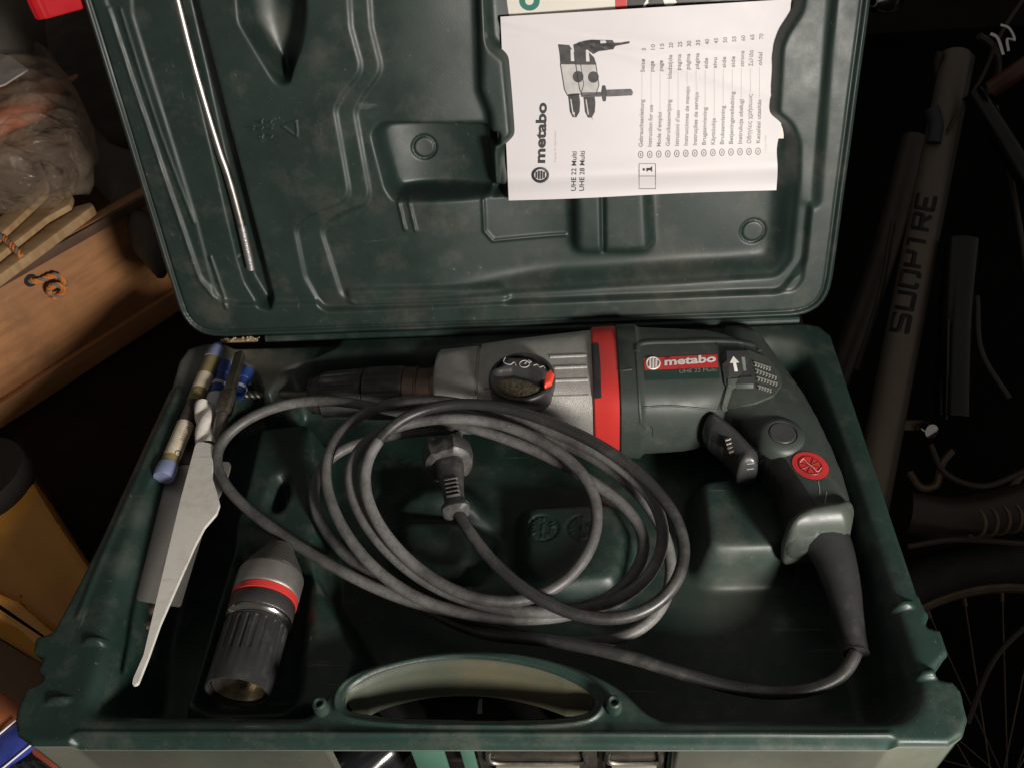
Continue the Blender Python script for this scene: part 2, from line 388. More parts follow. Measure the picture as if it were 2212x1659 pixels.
# ==================================================================== SETTING
TZ = -0.105
def sheet(name, x0, x1, y0, y1, z, th, m):
    V, Fc = obox(((x0 + x1) / 2, (y0 + y1) / 2, z - th / 2), np.eye(3), ((x1 - x0) / 2, (y1 - y0) / 2, th / 2), 0.004)
    o = mk(name, V, Fc, m, None); o['kind'] = 'structure'; return o
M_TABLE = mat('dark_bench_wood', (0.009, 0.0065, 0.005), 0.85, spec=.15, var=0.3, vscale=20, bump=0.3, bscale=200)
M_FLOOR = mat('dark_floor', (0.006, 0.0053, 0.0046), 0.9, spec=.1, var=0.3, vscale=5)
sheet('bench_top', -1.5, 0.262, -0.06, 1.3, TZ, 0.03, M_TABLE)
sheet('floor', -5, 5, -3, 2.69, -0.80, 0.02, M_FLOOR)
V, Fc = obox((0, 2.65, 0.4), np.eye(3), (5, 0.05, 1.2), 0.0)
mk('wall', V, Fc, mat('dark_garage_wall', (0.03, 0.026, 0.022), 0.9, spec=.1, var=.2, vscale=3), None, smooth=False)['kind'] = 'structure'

# ==================================================================== TOOL CASE
case = thing('tool_case', 'open dark green plastic carrying case with lid raised, holding the hammer drill', 'tool case', (0, 0.15, TZ))

OUT = [(2050, 1606), (2083, 1585), (2093, 1550), (2078, 1490), (2060, 1468), (2022, 1462), (2020, 1442), (2051, 1408), (2034, 1356), (2000, 1350), (2009, 1325), (1983, 1280), (1808, 760), (1796, 722), (1770, 702), (1740, 697),
       (440, 741), (405, 752), (385, 780), (370, 836), (362, 846), (219, 1156), (170, 1255), (127, 1334), (112, 1362), (73, 1374), (69, 1407), (88, 1421), (79, 1447), (94, 1468), (58, 1480), (36, 1520), (29, 1550), (33, 1584), (65, 1606)]
OUTP = fillet(pzs(OUT), 0.0025, 3)
HOLE = [(745, 1522), (752, 1492), (800, 1456), (900, 1427), (1000, 1419), (1110, 1430), (1220, 1463), (1275, 1497), (1283, 1520), (1262, 1540), (772, 1538)]
HOLEP = smooth(pzs(HOLE, -.003), 10)
MAIN = fillet(pzs([(398, 868), (432, 805), (520, 778), (620, 762), (1660, 727), (1745, 748), (1777, 815), (1844, 997), (1929, 1255), (1944, 1307), (1990, 1459), (1996, 1489), (1981, 1535), (1944, 1562), (1450, 1558), (150, 1550), (185, 1510), (215, 1430), (235, 1300), (252, 1240), (331, 997)]), 0.014, 7)
LEDGE = fillet(pzs([(470, 738), (750, 728), (742, 762), (624, 806), (606, 848), (580, 872), (550, 856), (532, 800), (500, 775)], -.006), 0.008, 6)
LPLAT = fillet(pzs([(540, 905), (690, 890), (705, 1050), (712, 1240), (805, 1400), (760, 1560), (352, 1562), (376, 1480), (476, 1138)], -.02), 0.010)
CHUCKR = fillet(pzs([(478, 1142), (510, 1130), (640, 1172), (690, 1230), (650, 1545), (420, 1550), (390, 1500)], -.02), 0.012)
OVAL = fillet(pzs([(572, 1075), (590, 1020), (630, 1010), (632, 1060), (610, 1110), (580, 1112)], -.02), 0.008)
HPLAT = smooth(pzs([(640, 1575), (660, 1520), (700, 1462), (770, 1418), (880, 1386), (1000, 1373), (1150, 1383), (1290, 1420), (1370, 1465), (1420, 1520), (1475, 1575), (1060, 1580)], -.002), 8)
CISL = fillet(pzs([(800, 1060), (880, 990), (1010, 980), (1080, 1050), (1092, 1170), (1020, 1245), (890, 1262), (810, 1180)], -.024), 0.02)
RISL = fillet(pzs([(1100, 1050), (1340, 1040), (1400, 1130), (1360, 1270), (1160, 1290), (1095, 1210)], -.030), 0.014)
BLOCK = fillet(pzs([(1478, 1005), (1650, 985), (1730, 1050), (1752, 1140), (1722, 1205), (1495, 1212)], -.022), 0.018, 7)
FRONTL = [tuple(pz(-400, 1586)[:2]), tuple(pz(2600, 1592)[:2])]
RRIDGE = pzs([(1855, 838), (1925, 1040), (2000, 1260), (1990, 1290)])
LRIDGE = pzs([(385, 842), (330, 960), (225, 1195), (170, 1330)])
xa, xb = pz(152, 1590)[0], pz(1935, 1590)[0]

class Mask:
    """soft-edged stamp of an outline, for moulded recesses and rises"""
    def __init__(s, poly, wdt, g=0.0006):
        poly = np.asarray(poly); mg = wdt * 1.2 + 3 * g; lo = np.maximum(poly.min(0), -0.27) - mg; hi = np.minimum(poly.max(0), 0.36) + mg
        nx, ny = (np.ceil((hi - lo) / g)).astype(int) + 1
        P = np.stack(np.meshgrid(lo[0] + g * np.arange(nx), lo[1] + g * np.arange(ny), indexing='ij'), -1).reshape(-1, 2)
        M_ = np.clip(0.5 - (sd_poly(P, poly) + wdt * .5) / g, 0, 1).reshape(nx, ny)
        sg = wdt * 0.27 / g; k = np.arange(-int(3 * sg) - 1, int(3 * sg) + 2); k = np.exp(-.5 * (k / max(sg, .3)) ** 2); k /= k.sum(); r = len(k) // 2
        for ax in (0, 1):
            Mp = np.pad(M_, [(r, r) if a == ax else (0, 0) for a in (0, 1)], mode='edge'); out = np.zeros_like(M_)
            for i_, kv in enumerate(k): out += kv * (Mp[i_:i_ + nx, :] if ax == 0 else Mp[:, i_:i_ + ny])
            M_ = out
        s.M = M_; s.lo = lo; s.g = g; s.n = (nx, ny)
    def __call__(s, P):
        q = (P - s.lo) / s.g; ok = (q[:, 0] > 0) & (q[:, 1] > 0) & (q[:, 0] < s.n[0] - 1.001) & (q[:, 1] < s.n[1] - 1.001); out = np.zeros(len(P))
        q = q[ok]; i = q.astype(int); f = q - i; a, b = i[:, 0], i[:, 1]; u, v = f[:, 0], f[:, 1]; M_ = s.M
        out[ok] = M_[a, b] * (1 - u) * (1 - v) + M_[a + 1, b] * u * (1 - v) + M_[a + 1, b + 1] * u * v + M_[a, b + 1] * (1 - u) * v
        return out
_mk = {}
def stamp(P, poly, wdt):
    k = (id(poly), wdt)
    if k not in _mk: _mk[k] = Mask(poly, wdt)
    return _mk[k](P)
BOXB = (-.205, .205, .012, .290)
def base_z(P):
    z = np.zeros(len(P))
    def to(poly, v, wdt):
        nonlocal z
        s = stamp(P, poly, wdt); z = z * (1 - s) + v * s
    to(MAIN, -0.056, 0.018)
    to(LEDGE, -0.006, 0.007)
    to(CISL, -0.032, 0.024)
    # dent across the middle of the round rise
    c = pz(930, 1100, -.03)[:2]; d = np.abs((P - c) @ np.array([0.1, 1.0])); q = np.exp(-(d / 0.006) ** 2) * stamp(P, CISL, 0.02); z -= 0.012 * q
    to(RISL, -0.036, 0.015)
    to(BLOCK, -0.025, 0.013)
    to(LPLAT, -0.020, 0.011)
    to(CHUCKR, -0.040, 0.014)
    to(OVAL, -0.045, 0.010)
    to(HPLAT, -0.002, 0.009)
    for (mx, my) in ((1171, 1131), (1256, 1131)):      # moulded recycling dials
        cc = pz(mx, my, -.032)[:2]; r = np.linalg.norm(P - cc, axis=1)
        z += np.where(r < 0.0115, -0.0011 * np.exp(-((r - 0.0100) / 0.0009) ** 2) - 0.0006 * (r < 0.0092), 0)
        a = np.arctan2(P[:, 1] - cc[1], P[:, 0] - cc[0])
        z += 0.0007 * ((np.abs(r - 0.0068) < 0.0016) & (np.sin(a * 9) * np.sin(a * 5 + 1) > 0.1)) + 0.0007 * ((np.abs(P[:, 0] - cc[0]) < 0.0007) & (r < 0.003))
    z += 0.0016 * np.exp(-((sd_in(P, HOLEP, .012) - 0.0045) / 0.0013) ** 2)
    # front edge steps down outside the long bead
    yl = FRONTL[0][1] + (P[:, 0] - FRONTL[0][0]) * (FRONTL[1][1] - FRONTL[0][1]) / (FRONTL[1][0] - FRONTL[0][0])
    band = ss(P[:, 0], xa - .001, xa + .004) * (1 - ss(P[:, 0], xb - .004, xb + .001)) * (P[:, 1] < 0.02)
    z += band * (-0.0042 * (1 - ss(P[:, 1] - yl, -0.0026, 0.0002)) + 0.0010 * np.exp(-((P[:, 1] - yl - 0.0012) / 0.0014) ** 2))
    z += 0.0012 * np.exp(-(d_line(P, RRIDGE) / 0.0016) ** 2)
    z += 0.0012 * np.exp(-(d_line(P, LRIDGE) / 0.0020) ** 2)
    for (lx, ly, s_) in ((1945, 1305, 1), (205, 1384, 1), (127, 1512, 1), (1640 + 362, 1455, 1)):   # stops moulded on the side rails
        cc = pz(lx, ly)[:2]; z += 0.0028 * np.exp(-(((P[:, 0] - cc[0]) / 0.006) ** 4 + ((P[:, 1] - cc[1]) / 0.0022) ** 4))
    # side rails fall away to the outside
    r = 0.0032; so = sd_rim(P, OUTP, BOXB); t = np.clip((so + r) / r, 0, 1); z -= r * (1 - np.sqrt(np.clip(1 - t * t, 0, 1)))
    r = 0.0022; so = -sd_in(P, HOLEP, .012); t = np.clip((so + r) / r, 0, 1); z -= r * (1 - np.sqrt(np.clip(1 - t * t, 0, 1)))
    z += 0.0002 * np.sin(P[:, 0] * 90 + 1.3) * np.sin(P[:, 1] * 110 + 0.4)
    return z
P, Q, bd = grid2d(-0.252, 0.252, -0.008, 0.320, 0.0010, lambda x: np.maximum(sd_rim(x, OUTP, BOXB), -sd_in(x, HOLEP)))
Zb = base_z(P)
V = np.column_stack([P, Zb]); Fc = [tuple(q) for q in Q]
fx0, fx1 = pz(690, 1625)[0], pz(1468, 1625)[0]
be = boundary(Q); hset = np.abs(sd_in(P, HOLEP)) < 0.002
outer = [(a, b) for a, b in be if not hset[a]]; hole = [(a, b) for a, b in be if hset[a]]
def skirt(V, edges, depths, shift):
    V = list(map(tuple, V)); Fs = []; prev = {}
    ids = sorted({a for e in edges for a in e}); cur = {i: i for i in ids}
    for k, dep in enumerate(depths):
        new = {}
        for i in ids:
            x, y, z = V[i]; new[i] = len(V); V.append(shift(x, y, dep(x, y, z), k))
        Fs += [(a_, c_, d_, b_) for a_, b_, c_, d_ in ((cur[a], cur[b], new[a], new[b]) for a, b in edges)]
        cur = new
    return V, Fs, cur
def bottom(x, y, z): return -0.0100 if (y < 0.006 and fx0 < x < fx1) else -0.098
def mid(x, y, z): return -0.0088 if (y < 0.006 and fx0 < x < fx1) else -0.0088
V2, Fs, _ = skirt(V, outer, [lambda x, y, z: z - 0.0012, mid, bottom], lambda x, y, z, k: (x, y, z) if k < 1 else (x * (0.9985 if k == 1 else 0.985), y + (0.0004 if k == 1 else 0.003) * (1 if y < .15 else -1), z))
base = mk('base', V2, Fc + Fs, M_BASE, case, angle=0)
base.data.materials.append(mat('dusty_lit_shell', (0.135, 0.138, 0.108), 0.5, var=0.2, vscale=14, dust=(0.07, 0.095, 0.072), dscale=12, dth=(.47, .66), specks=(.3, .3, .26), scratch=((.05, .06, .05), .7, .4)))  # front face paler: dust plus lamp brightness put into the colour
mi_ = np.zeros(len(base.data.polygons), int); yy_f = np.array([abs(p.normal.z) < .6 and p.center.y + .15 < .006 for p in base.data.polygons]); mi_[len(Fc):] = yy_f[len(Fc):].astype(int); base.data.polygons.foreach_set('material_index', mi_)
nb_ = grad_normals(base_z, P); set_normals(base, nb_)
Vh, Fh, _ = skirt(V, hole, [(lambda x, y, z, t=t: (-.002 - .024 * t) if y > .026 else (-.003 - .0065 * t)) for t in (.1, .3, .5, .7, .85, 1.0)], lambda x, y, z, k: (x, y - 0.0105 * (.1, .3, .5, .7, .85, 1.0)[k] * min(1, max(0, (y - .026) / .010)), z))
used = sorted({i for f in Fh for i in f}); rm = {i: k for k, i in enumerate(used)}
mk('handle_opening_wall', [Vh[i] for i in used], [tuple(rm[i] for i in f) for f in Fh], M_OLIVE, base, angle=0)
# inside of the hollow front seen through the cut-away: a floor pan under the tray
for (px, py) in ((694, 1529), (1326, 1526)):
    c = pz(px, py, 0.0)
    peg = MB().add(*lathe([(-0.004, .0042), (0.003, .0040), (.0055, .0036), (.0062, .0026), (.0056, .0016), (.003, .0014)], (c[0], c[1], 0), (0, 0, 1), 20)).build('peg', M_BASE, base)

# ---- lid
LO = fillet([(-0.2400, 0.0005), (0.2392, 0.0005), (0.2392, 0.300), (-0.2415, 0.300)], 0.030, 8)
I1 = fillet(plids([(232, 30), (430, 600), (470, 645), (560, 665)], 0).tolist() + [(0.214, 0.0205), (0.2195, 0.030), (0.2195, 0.285), (-0.228, 0.285)], 0.012, 7)
I1b = fillet(plids([(284, -60), (290, 30), (425, 465), (470, 640), (520, 652)], -.008).tolist() + [(0.20, 0.024), (0.2185, 0.034), (0.2185, 0.28)], 0.012, 7)
def up(P_, u=0.283): return P_
M1 = fillet(plids([(742, -120), (752, 60), (777, 150), (738, 198), (718, 235), (752, 428), (665, 462), (632, 490), (655, 600), (695, 672), (1690, 632), (1742, 560), (1800, -120)], -.004), 0.012, 7)
M2 = fillet(plids([(784, -120), (797, 60), (820, 150), (782, 200), (762, 240), (797, 432), (722, 462), (688, 492), (735, 640), (770, 655), (1680, 600), (1712, 560), (1780, -120)], -.007), 0.012, 7)
ROD = fillet(plids([(352, -120), (388, 30), (512, 560), (528, 610), (560, 662), (590, 670), (594, 640), (430, 0), (400, -120)], -.004), 0.003)
CONE = fillet(plids([(500, -120), (512, 50), (590, 172), (605, 186), (640, 180), (656, 110), (668, 30), (668, -120)], -.004), 0.004)
SAD = fillet(plids([(800, 285), (825, 262), (1060, 268), (1090, 300), (1090, 420), (1045, 432), (850, 434), (832, 405)], -.010), 0.007, 6)
FLAP = fillet(plids([(1015, -120), (1056, -120), (1068, 88), (1106, 118), (1122, 300), (1088, 330), (1085, 425), (1058, 428), (1045, 250), (1025, 200)], -.008), 0.006, 6)
NOT1 = fillet(plids([(1050, 272), (1085, 272), (1085, 305), (1050, 305)], -.02), 0.002)
NOT2 = fillet(plids([(1060, 392), (1098, 392), (1098, 420), (1060, 420)], -.02), 0.002)
TAB = fillet(plids([(1722, -120), (1711, 18), (1678, 64), (1664, 100), (1656, 255), (1690, 280), (1708, 312), (1712, 445), (1770, 450), (1810, -120)], -.008), 0.007, 6)
BLK = fillet(plids([(1222, 370), (1412, 370), (1420, 540), (1402, 558), (1246, 560), (1228, 540)], -.011), 0.007, 6)
PILL = fillet(plids([(742, 604), (1085, 599), (1112, 622), (1098, 642), (760, 648)], -.017), 0.009, 6)
RDG = plids([(1045, 425), (1048, 492), (1066, 514), (1222, 508)], -.018)
RDG2 = plids([(862, 432), (876, 492)], -.010); RDG3 = plids([(884, 430), (899, 494)], -.010)
LR1 = plids([(455, 555), (492, 662)], -.003)
BOXL = (-.222, .220, .018, .28)
def lid_h(P):
    h = np.zeros(len(P)); so = sd_rim(P, LO, BOXL)
    def to(poly, v, wdt):
        nonlocal h
        s = stamp(P, poly, wdt); h = h * (1 - s) + v * s
    h += -0.0022 * np.exp(-((so + 0.0052) / 0.0011) ** 2) + 0.0006 * np.exp(-((so + 0.0030) / 0.0010) ** 2)
    to(I1, -0.0014, 0.0030); to(I1b, -0.0028, 0.0030)
    to(M1, -0.0048, 0.0036); to(M2, -0.0068, 0.0036)
    h -= 0.0120 * ss(P[:, 0], -.055, .055) * stamp(P, M2, 0.016)      # the floor falls away towards the papers
    s = stamp(P, ROD, 0.0048); h = h * (1 - s) + (-0.015) * s
    ua, ub = plid(590, -120, -.018), plid(613, 182, -.018); e_ = ub - ua; tt_ = np.clip(((P - ua) @ e_) / (e_ @ e_), 0, 1); dd_ = np.abs((P - ua)[:, 0] - tt_ * e_[0])
    hw_ = 0.0235 - 0.015 * ss(tt_, .45, 1.0); q = -0.0034 - 0.022 * np.clip(1 - (dd_ / hw_) ** 2, 0, 1) ** 0.8; s = stamp(P, CONE, 0.006); h = h * (1 - s) + np.minimum(h, q) * s
    # half-round saddle
    cx = SAD[:, 0].mean(); hw = np.ptp(SAD[:, 0]) / 2
    q = -0.0100 - 0.024 * np.sqrt(np.clip(1 - ((P[:, 0] - cx) / hw) ** 2, 0, 1)); s = stamp(P, SAD, 0.006); h = h * (1 - s) + np.minimum(h, q) * s
    to(FLAP, -0.005, 0.007); to(NOT1, -0.026, 0.004); to(NOT2, -0.026, 0.004); to(TAB, -0.004, 0.007); to(BLK, -0.008, 0.009)
    c = plid(1302, 480, -.010)[0]; h -= 0.0035 * np.exp(-((P[:, 0] - c) / 0.0016) ** 2) * stamp(P, BLK, 0.004)
    s = stamp(P, PILL, 0.005); h += 0.0028 * s
    for L_, a_, w_ in ((plids([(236, 20), (300, 215), (380, 455), (432, 605), (462, 642)], -.001), .0008, .0012), (plids([(262, 20), (290, 110), (345, 280), (420, 480)], -.003), .0008, .0012), (RDG, .0013, .0012), (RDG2, .0014, .0012), (RDG3, .0014, .0012), (LR1, .0012, .0013)):
        h += a_ * np.exp(-(d_line(P, L_) / w_) ** 2)
    for (mx, my, rr, hh) in ((917, 318, 0.0078, -.034), (1626, 500, 0.0082, -.019)):
        cc = plid(mx, my, hh); r = np.linalg.norm(P - cc, axis=1); h -= 0.0014 * np.exp(-((r - rr) / 0.0009) ** 2) * (r < rr + .003)
    # faint moulded lettering and arrow, too worn to read
    for k, (ya, xs, xe) in enumerate(((252, 562, 606), (268, 540, 606), (284, 568, 606))):
        a_ = plid(xs, ya, -.015); b_ = plid(xe, ya, -.015); along = (P[:, 0] - a_[0]) / (b_[0] - a_[0])
        nz = np.sin(P[:, 0] * 2600 + k * 3) * np.sin(P[:, 0] * 1700 + P[:, 1] * 900)
        h += 0.0005 * ((along > 0) & (along < 1) & (np.abs(P[:, 1] - a_[1]) < 0.0016) & (nz > 0.1))
    h += 0.0007 * np.exp(-(d_line(P, plids([(650, 250), (652, 285), (620, 262), (650, 250)], -.015)) / 0.0007) ** 2)
    r = 0.0030; t = np.clip((so + r) / r, 0, 1); h -= r * (1 - np.sqrt(np.clip(1 - t * t, 0, 1)))
    h += 0.00025 * np.sin(P[:, 0] * 80 + .6) * np.sin(P[:, 1] * 95 + 2)
    return h
P, Q, bd = grid2d(-0.245, 0.243, -0.003, 0.303, 0.0010, lambda x: sd_rim(x, LO, BOXL))
hl = lid_h(P); n0 = len(P)
be = boundary(Q); ids = sorted({a for e in be for a in e})
P3 = list(map(tuple, lidw(P, hl))); Fc = [tuple(q) for q in Q]; cur = {i: i for i in ids}
for k, (hh, sc) in enumerate(((-0.006, 1.0), (-0.008, 0.994), (-0.046, 0.985))):
    new = {}
    for i in ids:
        pp = np.array([P[i][0] * sc, 0.15 + (P[i][1] - 0.15) * sc]); new[i] = len(P3); P3.append(tuple(lidw([pp], [hh])[0]))
    Fc += [(cur[a], new[a], new[b], cur[b]) for a, b in be]; cur = new
# back of the lid
cid = len(P3); P3.append(tuple(lidw([[0, 0.15]], [-0.048])[0])); Fc += [(cur[a], cid, cur[b]) for a, b in be]
lid = mk('lid', P3, Fc, M_LID, case, angle=0)
nl_ = grad_normals(lid_h, P); nl_ = nl_[:, :1] * np.array([1.0, 0, 0]) + nl_[:, 1:2] * LU + nl_[:, 2:] * LN; set_normals(lid, nl_)
# hinge
M_RUST = mat('rusty_hinge', (0.22, 0.15, 0.08), 0.7, var=0.5, vscale=400, bump=0.6, bscale=1500, dust=(0.5, 0.42, 0.28), dscale=500)
a = pz(478, 737, .001); b = pz(556, 734, .001)
mk('hinge_pin', *tube(spline([a, (a + b) / 2, b], 8), 0.0017, 8), M_RUST, base)
mbx = MB()
for k in range(26):
    t = RNG.uniform(0.1, 1.1); c = a + (b - a) * t + np.array([0, RNG.uniform(-.002, .001), 0.0015]); rr = RNG.uniform(.0004, .0011)
    mbx.add(*obox(c, np.linalg.qr(RNG.normal(size=(3, 3)))[0], (rr, rr * .7, rr * .6)))
o = mbx.build('crumbs', mat('sawdust_crumbs', (0.45, 0.36, 0.22), 0.8, var=0.3, vscale=500), base, smooth=False); o['kind'] = 'stuff'
a = pz(575, 731.5, .002); b = pz(1725, 690.5, .002)
mk('hinge_bar', *tube(np.array([a, b]), 0.0028, 10), M_BASE, base)

# ==================================================================== ROTARY HAMMER
ZC = -0.012
ham = thing('rotary_hammer', 'rotary hammer drill with silver gearbox, red band and coiled grey cable lying in the case', 'hammer drill', tuple(pz(1300, 900, -0.05)))
def station(px, yt, yb):
    c = pz(px, (yt + yb) / 2, ZC); return c, (yb - yt) / 2 * depth(c) / F
def round_loft(stations, seg=40, mod=None, caps=True):
    """stations: (px, y_top, y_bottom)"""
    V = []; n = len(stations)
    for i, (px, yt, yb) in enumerate(stations):
        c, r = station(px, yt, yb)
        for k in range(seg):
            t = 2 * math.pi * k / seg; rr = r * (mod(i, t) if mod else 1); V.append(c + np.array([0, rr * math.cos(t), rr * math.sin(t)]))
    Fc = [(i * seg + k, i * seg + (k + 1) % seg, (i + 1) * seg + (k + 1) % seg, (i + 1) * seg + k) for i in range(n - 1) for k in range(seg)]
    if caps: Fc += [tuple(range(seg))[::-1], tuple((n - 1) * seg + k for k in range(seg))]
    return V, Fc
def super_loft(stations, seg=56):
    """stations: (px, y_top, y_bottom, thickness ratio z/y, exponent)"""
    V = []; n = len(stations)
    for (px, yt, yb, q, e) in stations:
        c, r = station(px, yt, yb); ry = r / math.sqrt(0.5 + 0.5 * q * q); rz = ry * q
        for k in range(seg):
            t = 2 * math.pi * k / seg; ct, st = math.cos(t), math.sin(t)
            V.append(c + np.array([0, ry * math.copysign(abs(ct) ** (2 / e), ct), rz * math.copysign(abs(st) ** (2 / e), st)]))
    Fc = [(i * seg + k, i * seg + (k + 1) % seg, (i + 1) * seg + (k + 1) % seg, (i + 1) * seg + k) for i in range(n - 1) for k in range(seg)]
    Fc += [tuple(range(seg))[::-1], tuple((n - 1) * seg + k for k in range(seg))]
    return V, Fc
ribs = lambda n, a: (lambda i, t: 1 - a * (math.sin(n * t) > 0.3))
M_CHUCK = mat('worn_black_rubber', (.040, .040, .040), .5, var=.25, dust=(.12, .118, .11), dscale=90, dth=(.48, .72), bump=.1, bscale=1500)
# chuck of the machine
chk = mk('tool_holder', *round_loft([(676, 824, 884), (677, 818, 890), (686, 814, 894), (700, 808, 898)]), M_CHUCK, ham)
mk('dust_cap_rim', *round_loft([(674, 826, 882), (673, 818, 890), (676, 814, 894), (679, 818, 890)]), M_DKSTEEL, chk)
def ribbed(st, n, a, segs=96):
    return round_loft(st, segs, lambda i, t: (1 - a * (math.sin(n * t) > 0.2)) if 0 < i < len(st) - 1 and 1 < i < len(st) - 2 else 1)
mk('locking_sleeve', *ribbed([(700, 812, 896), (702, 804, 903), (708, 802, 904), (712, 802, 904), (775, 796, 905), (780, 796, 905), (788, 795, 906), (791, 798, 902)], 22, 0.045), M_CHUCK, chk, angle=30)
mk('release_sleeve', *ribbed([(792, 800, 902), (794, 794, 906), (799, 793, 907), (803, 793, 907), (840, 791, 907), (845, 791, 907), (873, 790, 907), (877, 793, 903)], 22, 0.04), M_CHUCK, chk, angle=30)
mk('spindle_ring', *round_loft([(877, 796, 901), (879, 792, 905), (902, 792, 905), (904, 789, 908), (907, 789, 908), (909, 794, 902), (918, 795, 901), (936, 794, 902), (938, 790, 905), (952, 790, 905)]), M_BROWNST, chk, angle=30)
# gearbox
gear = mk('gear_housing', *super_loft([(946, 778, 904, .95, 2.4), (949, 768, 910, .92, 2.6), (956, 763, 914, .9, 2.8), (1000, 760, 918, .88, 3.0), (1036, 757, 921, .88, 3.0), (1038, 761, 917, .87, 3.0), (1042, 761, 917, .87, 3.0), (1044, 753, 922, .86, 3.0),
                                      (1100, 746, 930, .82, 3.2), (1180, 738, 938, .80, 3.3), (1262, 729, 946, .78, 3.3), (1282, 727, 949, .78, 3.3)]), M_ALU, ham, angle=40)
band = mk('red_band', *super_loft([(1280, 724, 952, .79, 3.3), (1283, 722, 955, .79, 3.3), (1300, 721, 958, .79, 3.3), (1330, 720, 964, .79, 3.3), (1335, 722, 964, .79, 3.3)]), M_RED, ham, angle=30)
motor = mk('motor_housing', *super_loft([(1333, 720, 966, .80, 3.2), (1336, 717, 969, .80, 3.2), (1375, 716, 971, .80, 3.2), (1380, 720, 966, .80, 3.2), (1386, 722, 962, .81, 3.2), (1470, 724, 958, .81, 3.1), (1530, 726, 948, .82, 3.0), (1565, 730, 925, .86, 2.8), (1600, 740, 905, .90, 2.6), (1625, 755, 890, .92, 2.5)]), M_TGREEN, ham, angle=40)
HPX = [(1548, 735), (1600, 738), (1645, 752), (1672, 790), (1704, 834), (1737, 880), (1769, 935), (1795, 987), (1818, 1042), (1834, 1097), (1840, 1133), (1836, 1160), (1822, 1180), (1745, 1190), (1702, 1190), (1690, 1176), (1700, 1148), (1690, 1118), (1676, 1072), (1652, 1030), (1618, 985), (1585, 940), (1545, 900)]
hp = fillet(pzs(HPX, ZC), 0.006)
def hth(P):   # thinner along the grip
    y = P[:, 1]; return 0.82 + 0.18 * ss(y, 0.16, 0.25)
handle = mk('handle', *inflate(hp, ZC, 0.0245, 0.020, 0.0022, hth, 2.3), M_TGREEN, ham, angle=0)
hb = bvh_of(handle); mh_ = bvh_of(motor, handle)
zz = lambda pts: [(1150.5 + x * .3251, 652 + y * .3251) for x, y in pts]   # coordinates read off an enlargement
cap = decal(mh_, fillet(np.array(zz([(1235, 722), (1262, 620), (1282, 560), (1268, 345), (1440, 338), (1560, 388), (1642, 500), (1654, 560), (1600, 632), (1480, 682), (1320, 708)])), 7), 3.0, .0022, 'vent_cap', M_TCAP, motor, thick=.006, angle=50)
mb_ = bvh_of(motor, cap, handle); gb = bvh_of(gear, band)
zz = lambda pts: [(1150.5 + x * .3251, 652 + y * .3251) for x, y in pts]   # coordinates read off an enlargement
cz_ = lambda pts: [((1153 + x * .5219) / 1.043, (864 + y * .5219) / 1.043) for x, y in pts]
decal(hb, fillet(np.array(cz_([(1040, 330), (1100, 325), (1150, 305), (1185, 330), (1240, 410), (1312, 520), (1308, 548), (1195, 612), (1160, 665), (1125, 600), (1145, 520), (1095, 410), (1030, 385)])), 8), 3.0, 0.0007, 'grip_inlay', M_GRIP, handle, thick=0.002)
# end collar of the handle and cable boot
mk('handle_end_collar', *inflate(fillet(pzs(zz([(1690, 1650), (1650, 1600), (1672, 1540), (1760, 1478), (1900, 1440), (2080, 1430), (2122, 1480), (2105, 1570), (2060, 1622), (1900, 1630)]), ZC), 0.004), ZC, 0.0265, 0.015, 0.0016, None, 2.6), M_TCAP, handle, angle=0)
bootp = spline(np.array([pz(1772, 1150, -.012), pz(1795, 1190, -.013), pz(1818, 1260, -.016), pz(1833, 1330, -.019), pz(1847, 1395, -.021), pz(1850, 1412, -.021)]), 8)
nb = len(bootp); tt = np.linspace(0, 1, nb)
mk('cable_boot', *tube(bootp, 0.0165 - 0.0098 * np.clip(tt * 1.35, 0, 1) ** 0.75 + 0.0004 * (tt > .97), 16), M_BLACK, ham)
# trigger
trg = mk('trigger', *inflate(fillet(pzs(zz([(1125, 850), (1140, 805), (1195, 785), (1250, 812), (1350, 890), (1430, 975), (1500, 1055), (1495, 1140), (1355, 1142), (1345, 1085), (1270, 1000), (1160, 905)]), -.006), 0.003), -.008, 0.0150, 0.009, 0.0013, None, 2.4), M_SWITCH, ham, angle=0)
tb = bvh_of(trg)
mw = MB()
for k, (x, y) in enumerate(((1300, 912), (1308, 938), (1316, 964), (1326, 990))):
    h_ = hit(tb, *zz([(x, y)])[0], 0.0004)
    if h_ is not None: mw.add(*tube(np.array([h_ + [-.0022, -.0008, 0.000], h_ + [0.0022, 0.0008, .0002]]), .0012, 8))
mw.build('speed_wheel', M_DKSTEEL, trg)
mw = MB()
for y in (1075, 1110):
    mw.add(*drape_line(tb, zz([(1422, y), (1470, y - 6)]), .0005, .0002, curve=False))
mw.build('trigger_marks', M_GREYPR, trg)
# latch for direction of rotation
sw = decal(mb_, zz([(1255, 342), (1432, 342), (1465, 470), (1468, 572), (1297, 570), (1285, 470)]), 3, 0.0022, 'direction_switch', M_SWITCH, ham, thick=0.004, angle=25)
sb = bvh_of(sw)
decal(sb, zz([(1297, 515), (1466, 508), (1467, 570), (1298, 568)]), 3, 0.0012, 'switch_tab', M_TCAP, sw, thick=0.003, angle=25)
mw = MB()
arrow = zz([(1332, 365), (1372, 408), (1350, 408), (1362, 465), (1340, 466), (1330, 410), (1308, 410)])
mw.add([hit(sb, x, y, .0004) for x, y in arrow], [tuple(range(7))])
mw.build('arrow_mark', M_WHITE, sw, smooth=False)
mw = MB(); pl = zz([(1385, 370), (1408, 370), (1420, 462), (1400, 462)])
mw.add([hit(sb, x, y, .0004) for x, y in pl], [(0, 1, 2, 3)]); mw.build('switch_slot', M_GREYPR, sw, smooth=False)
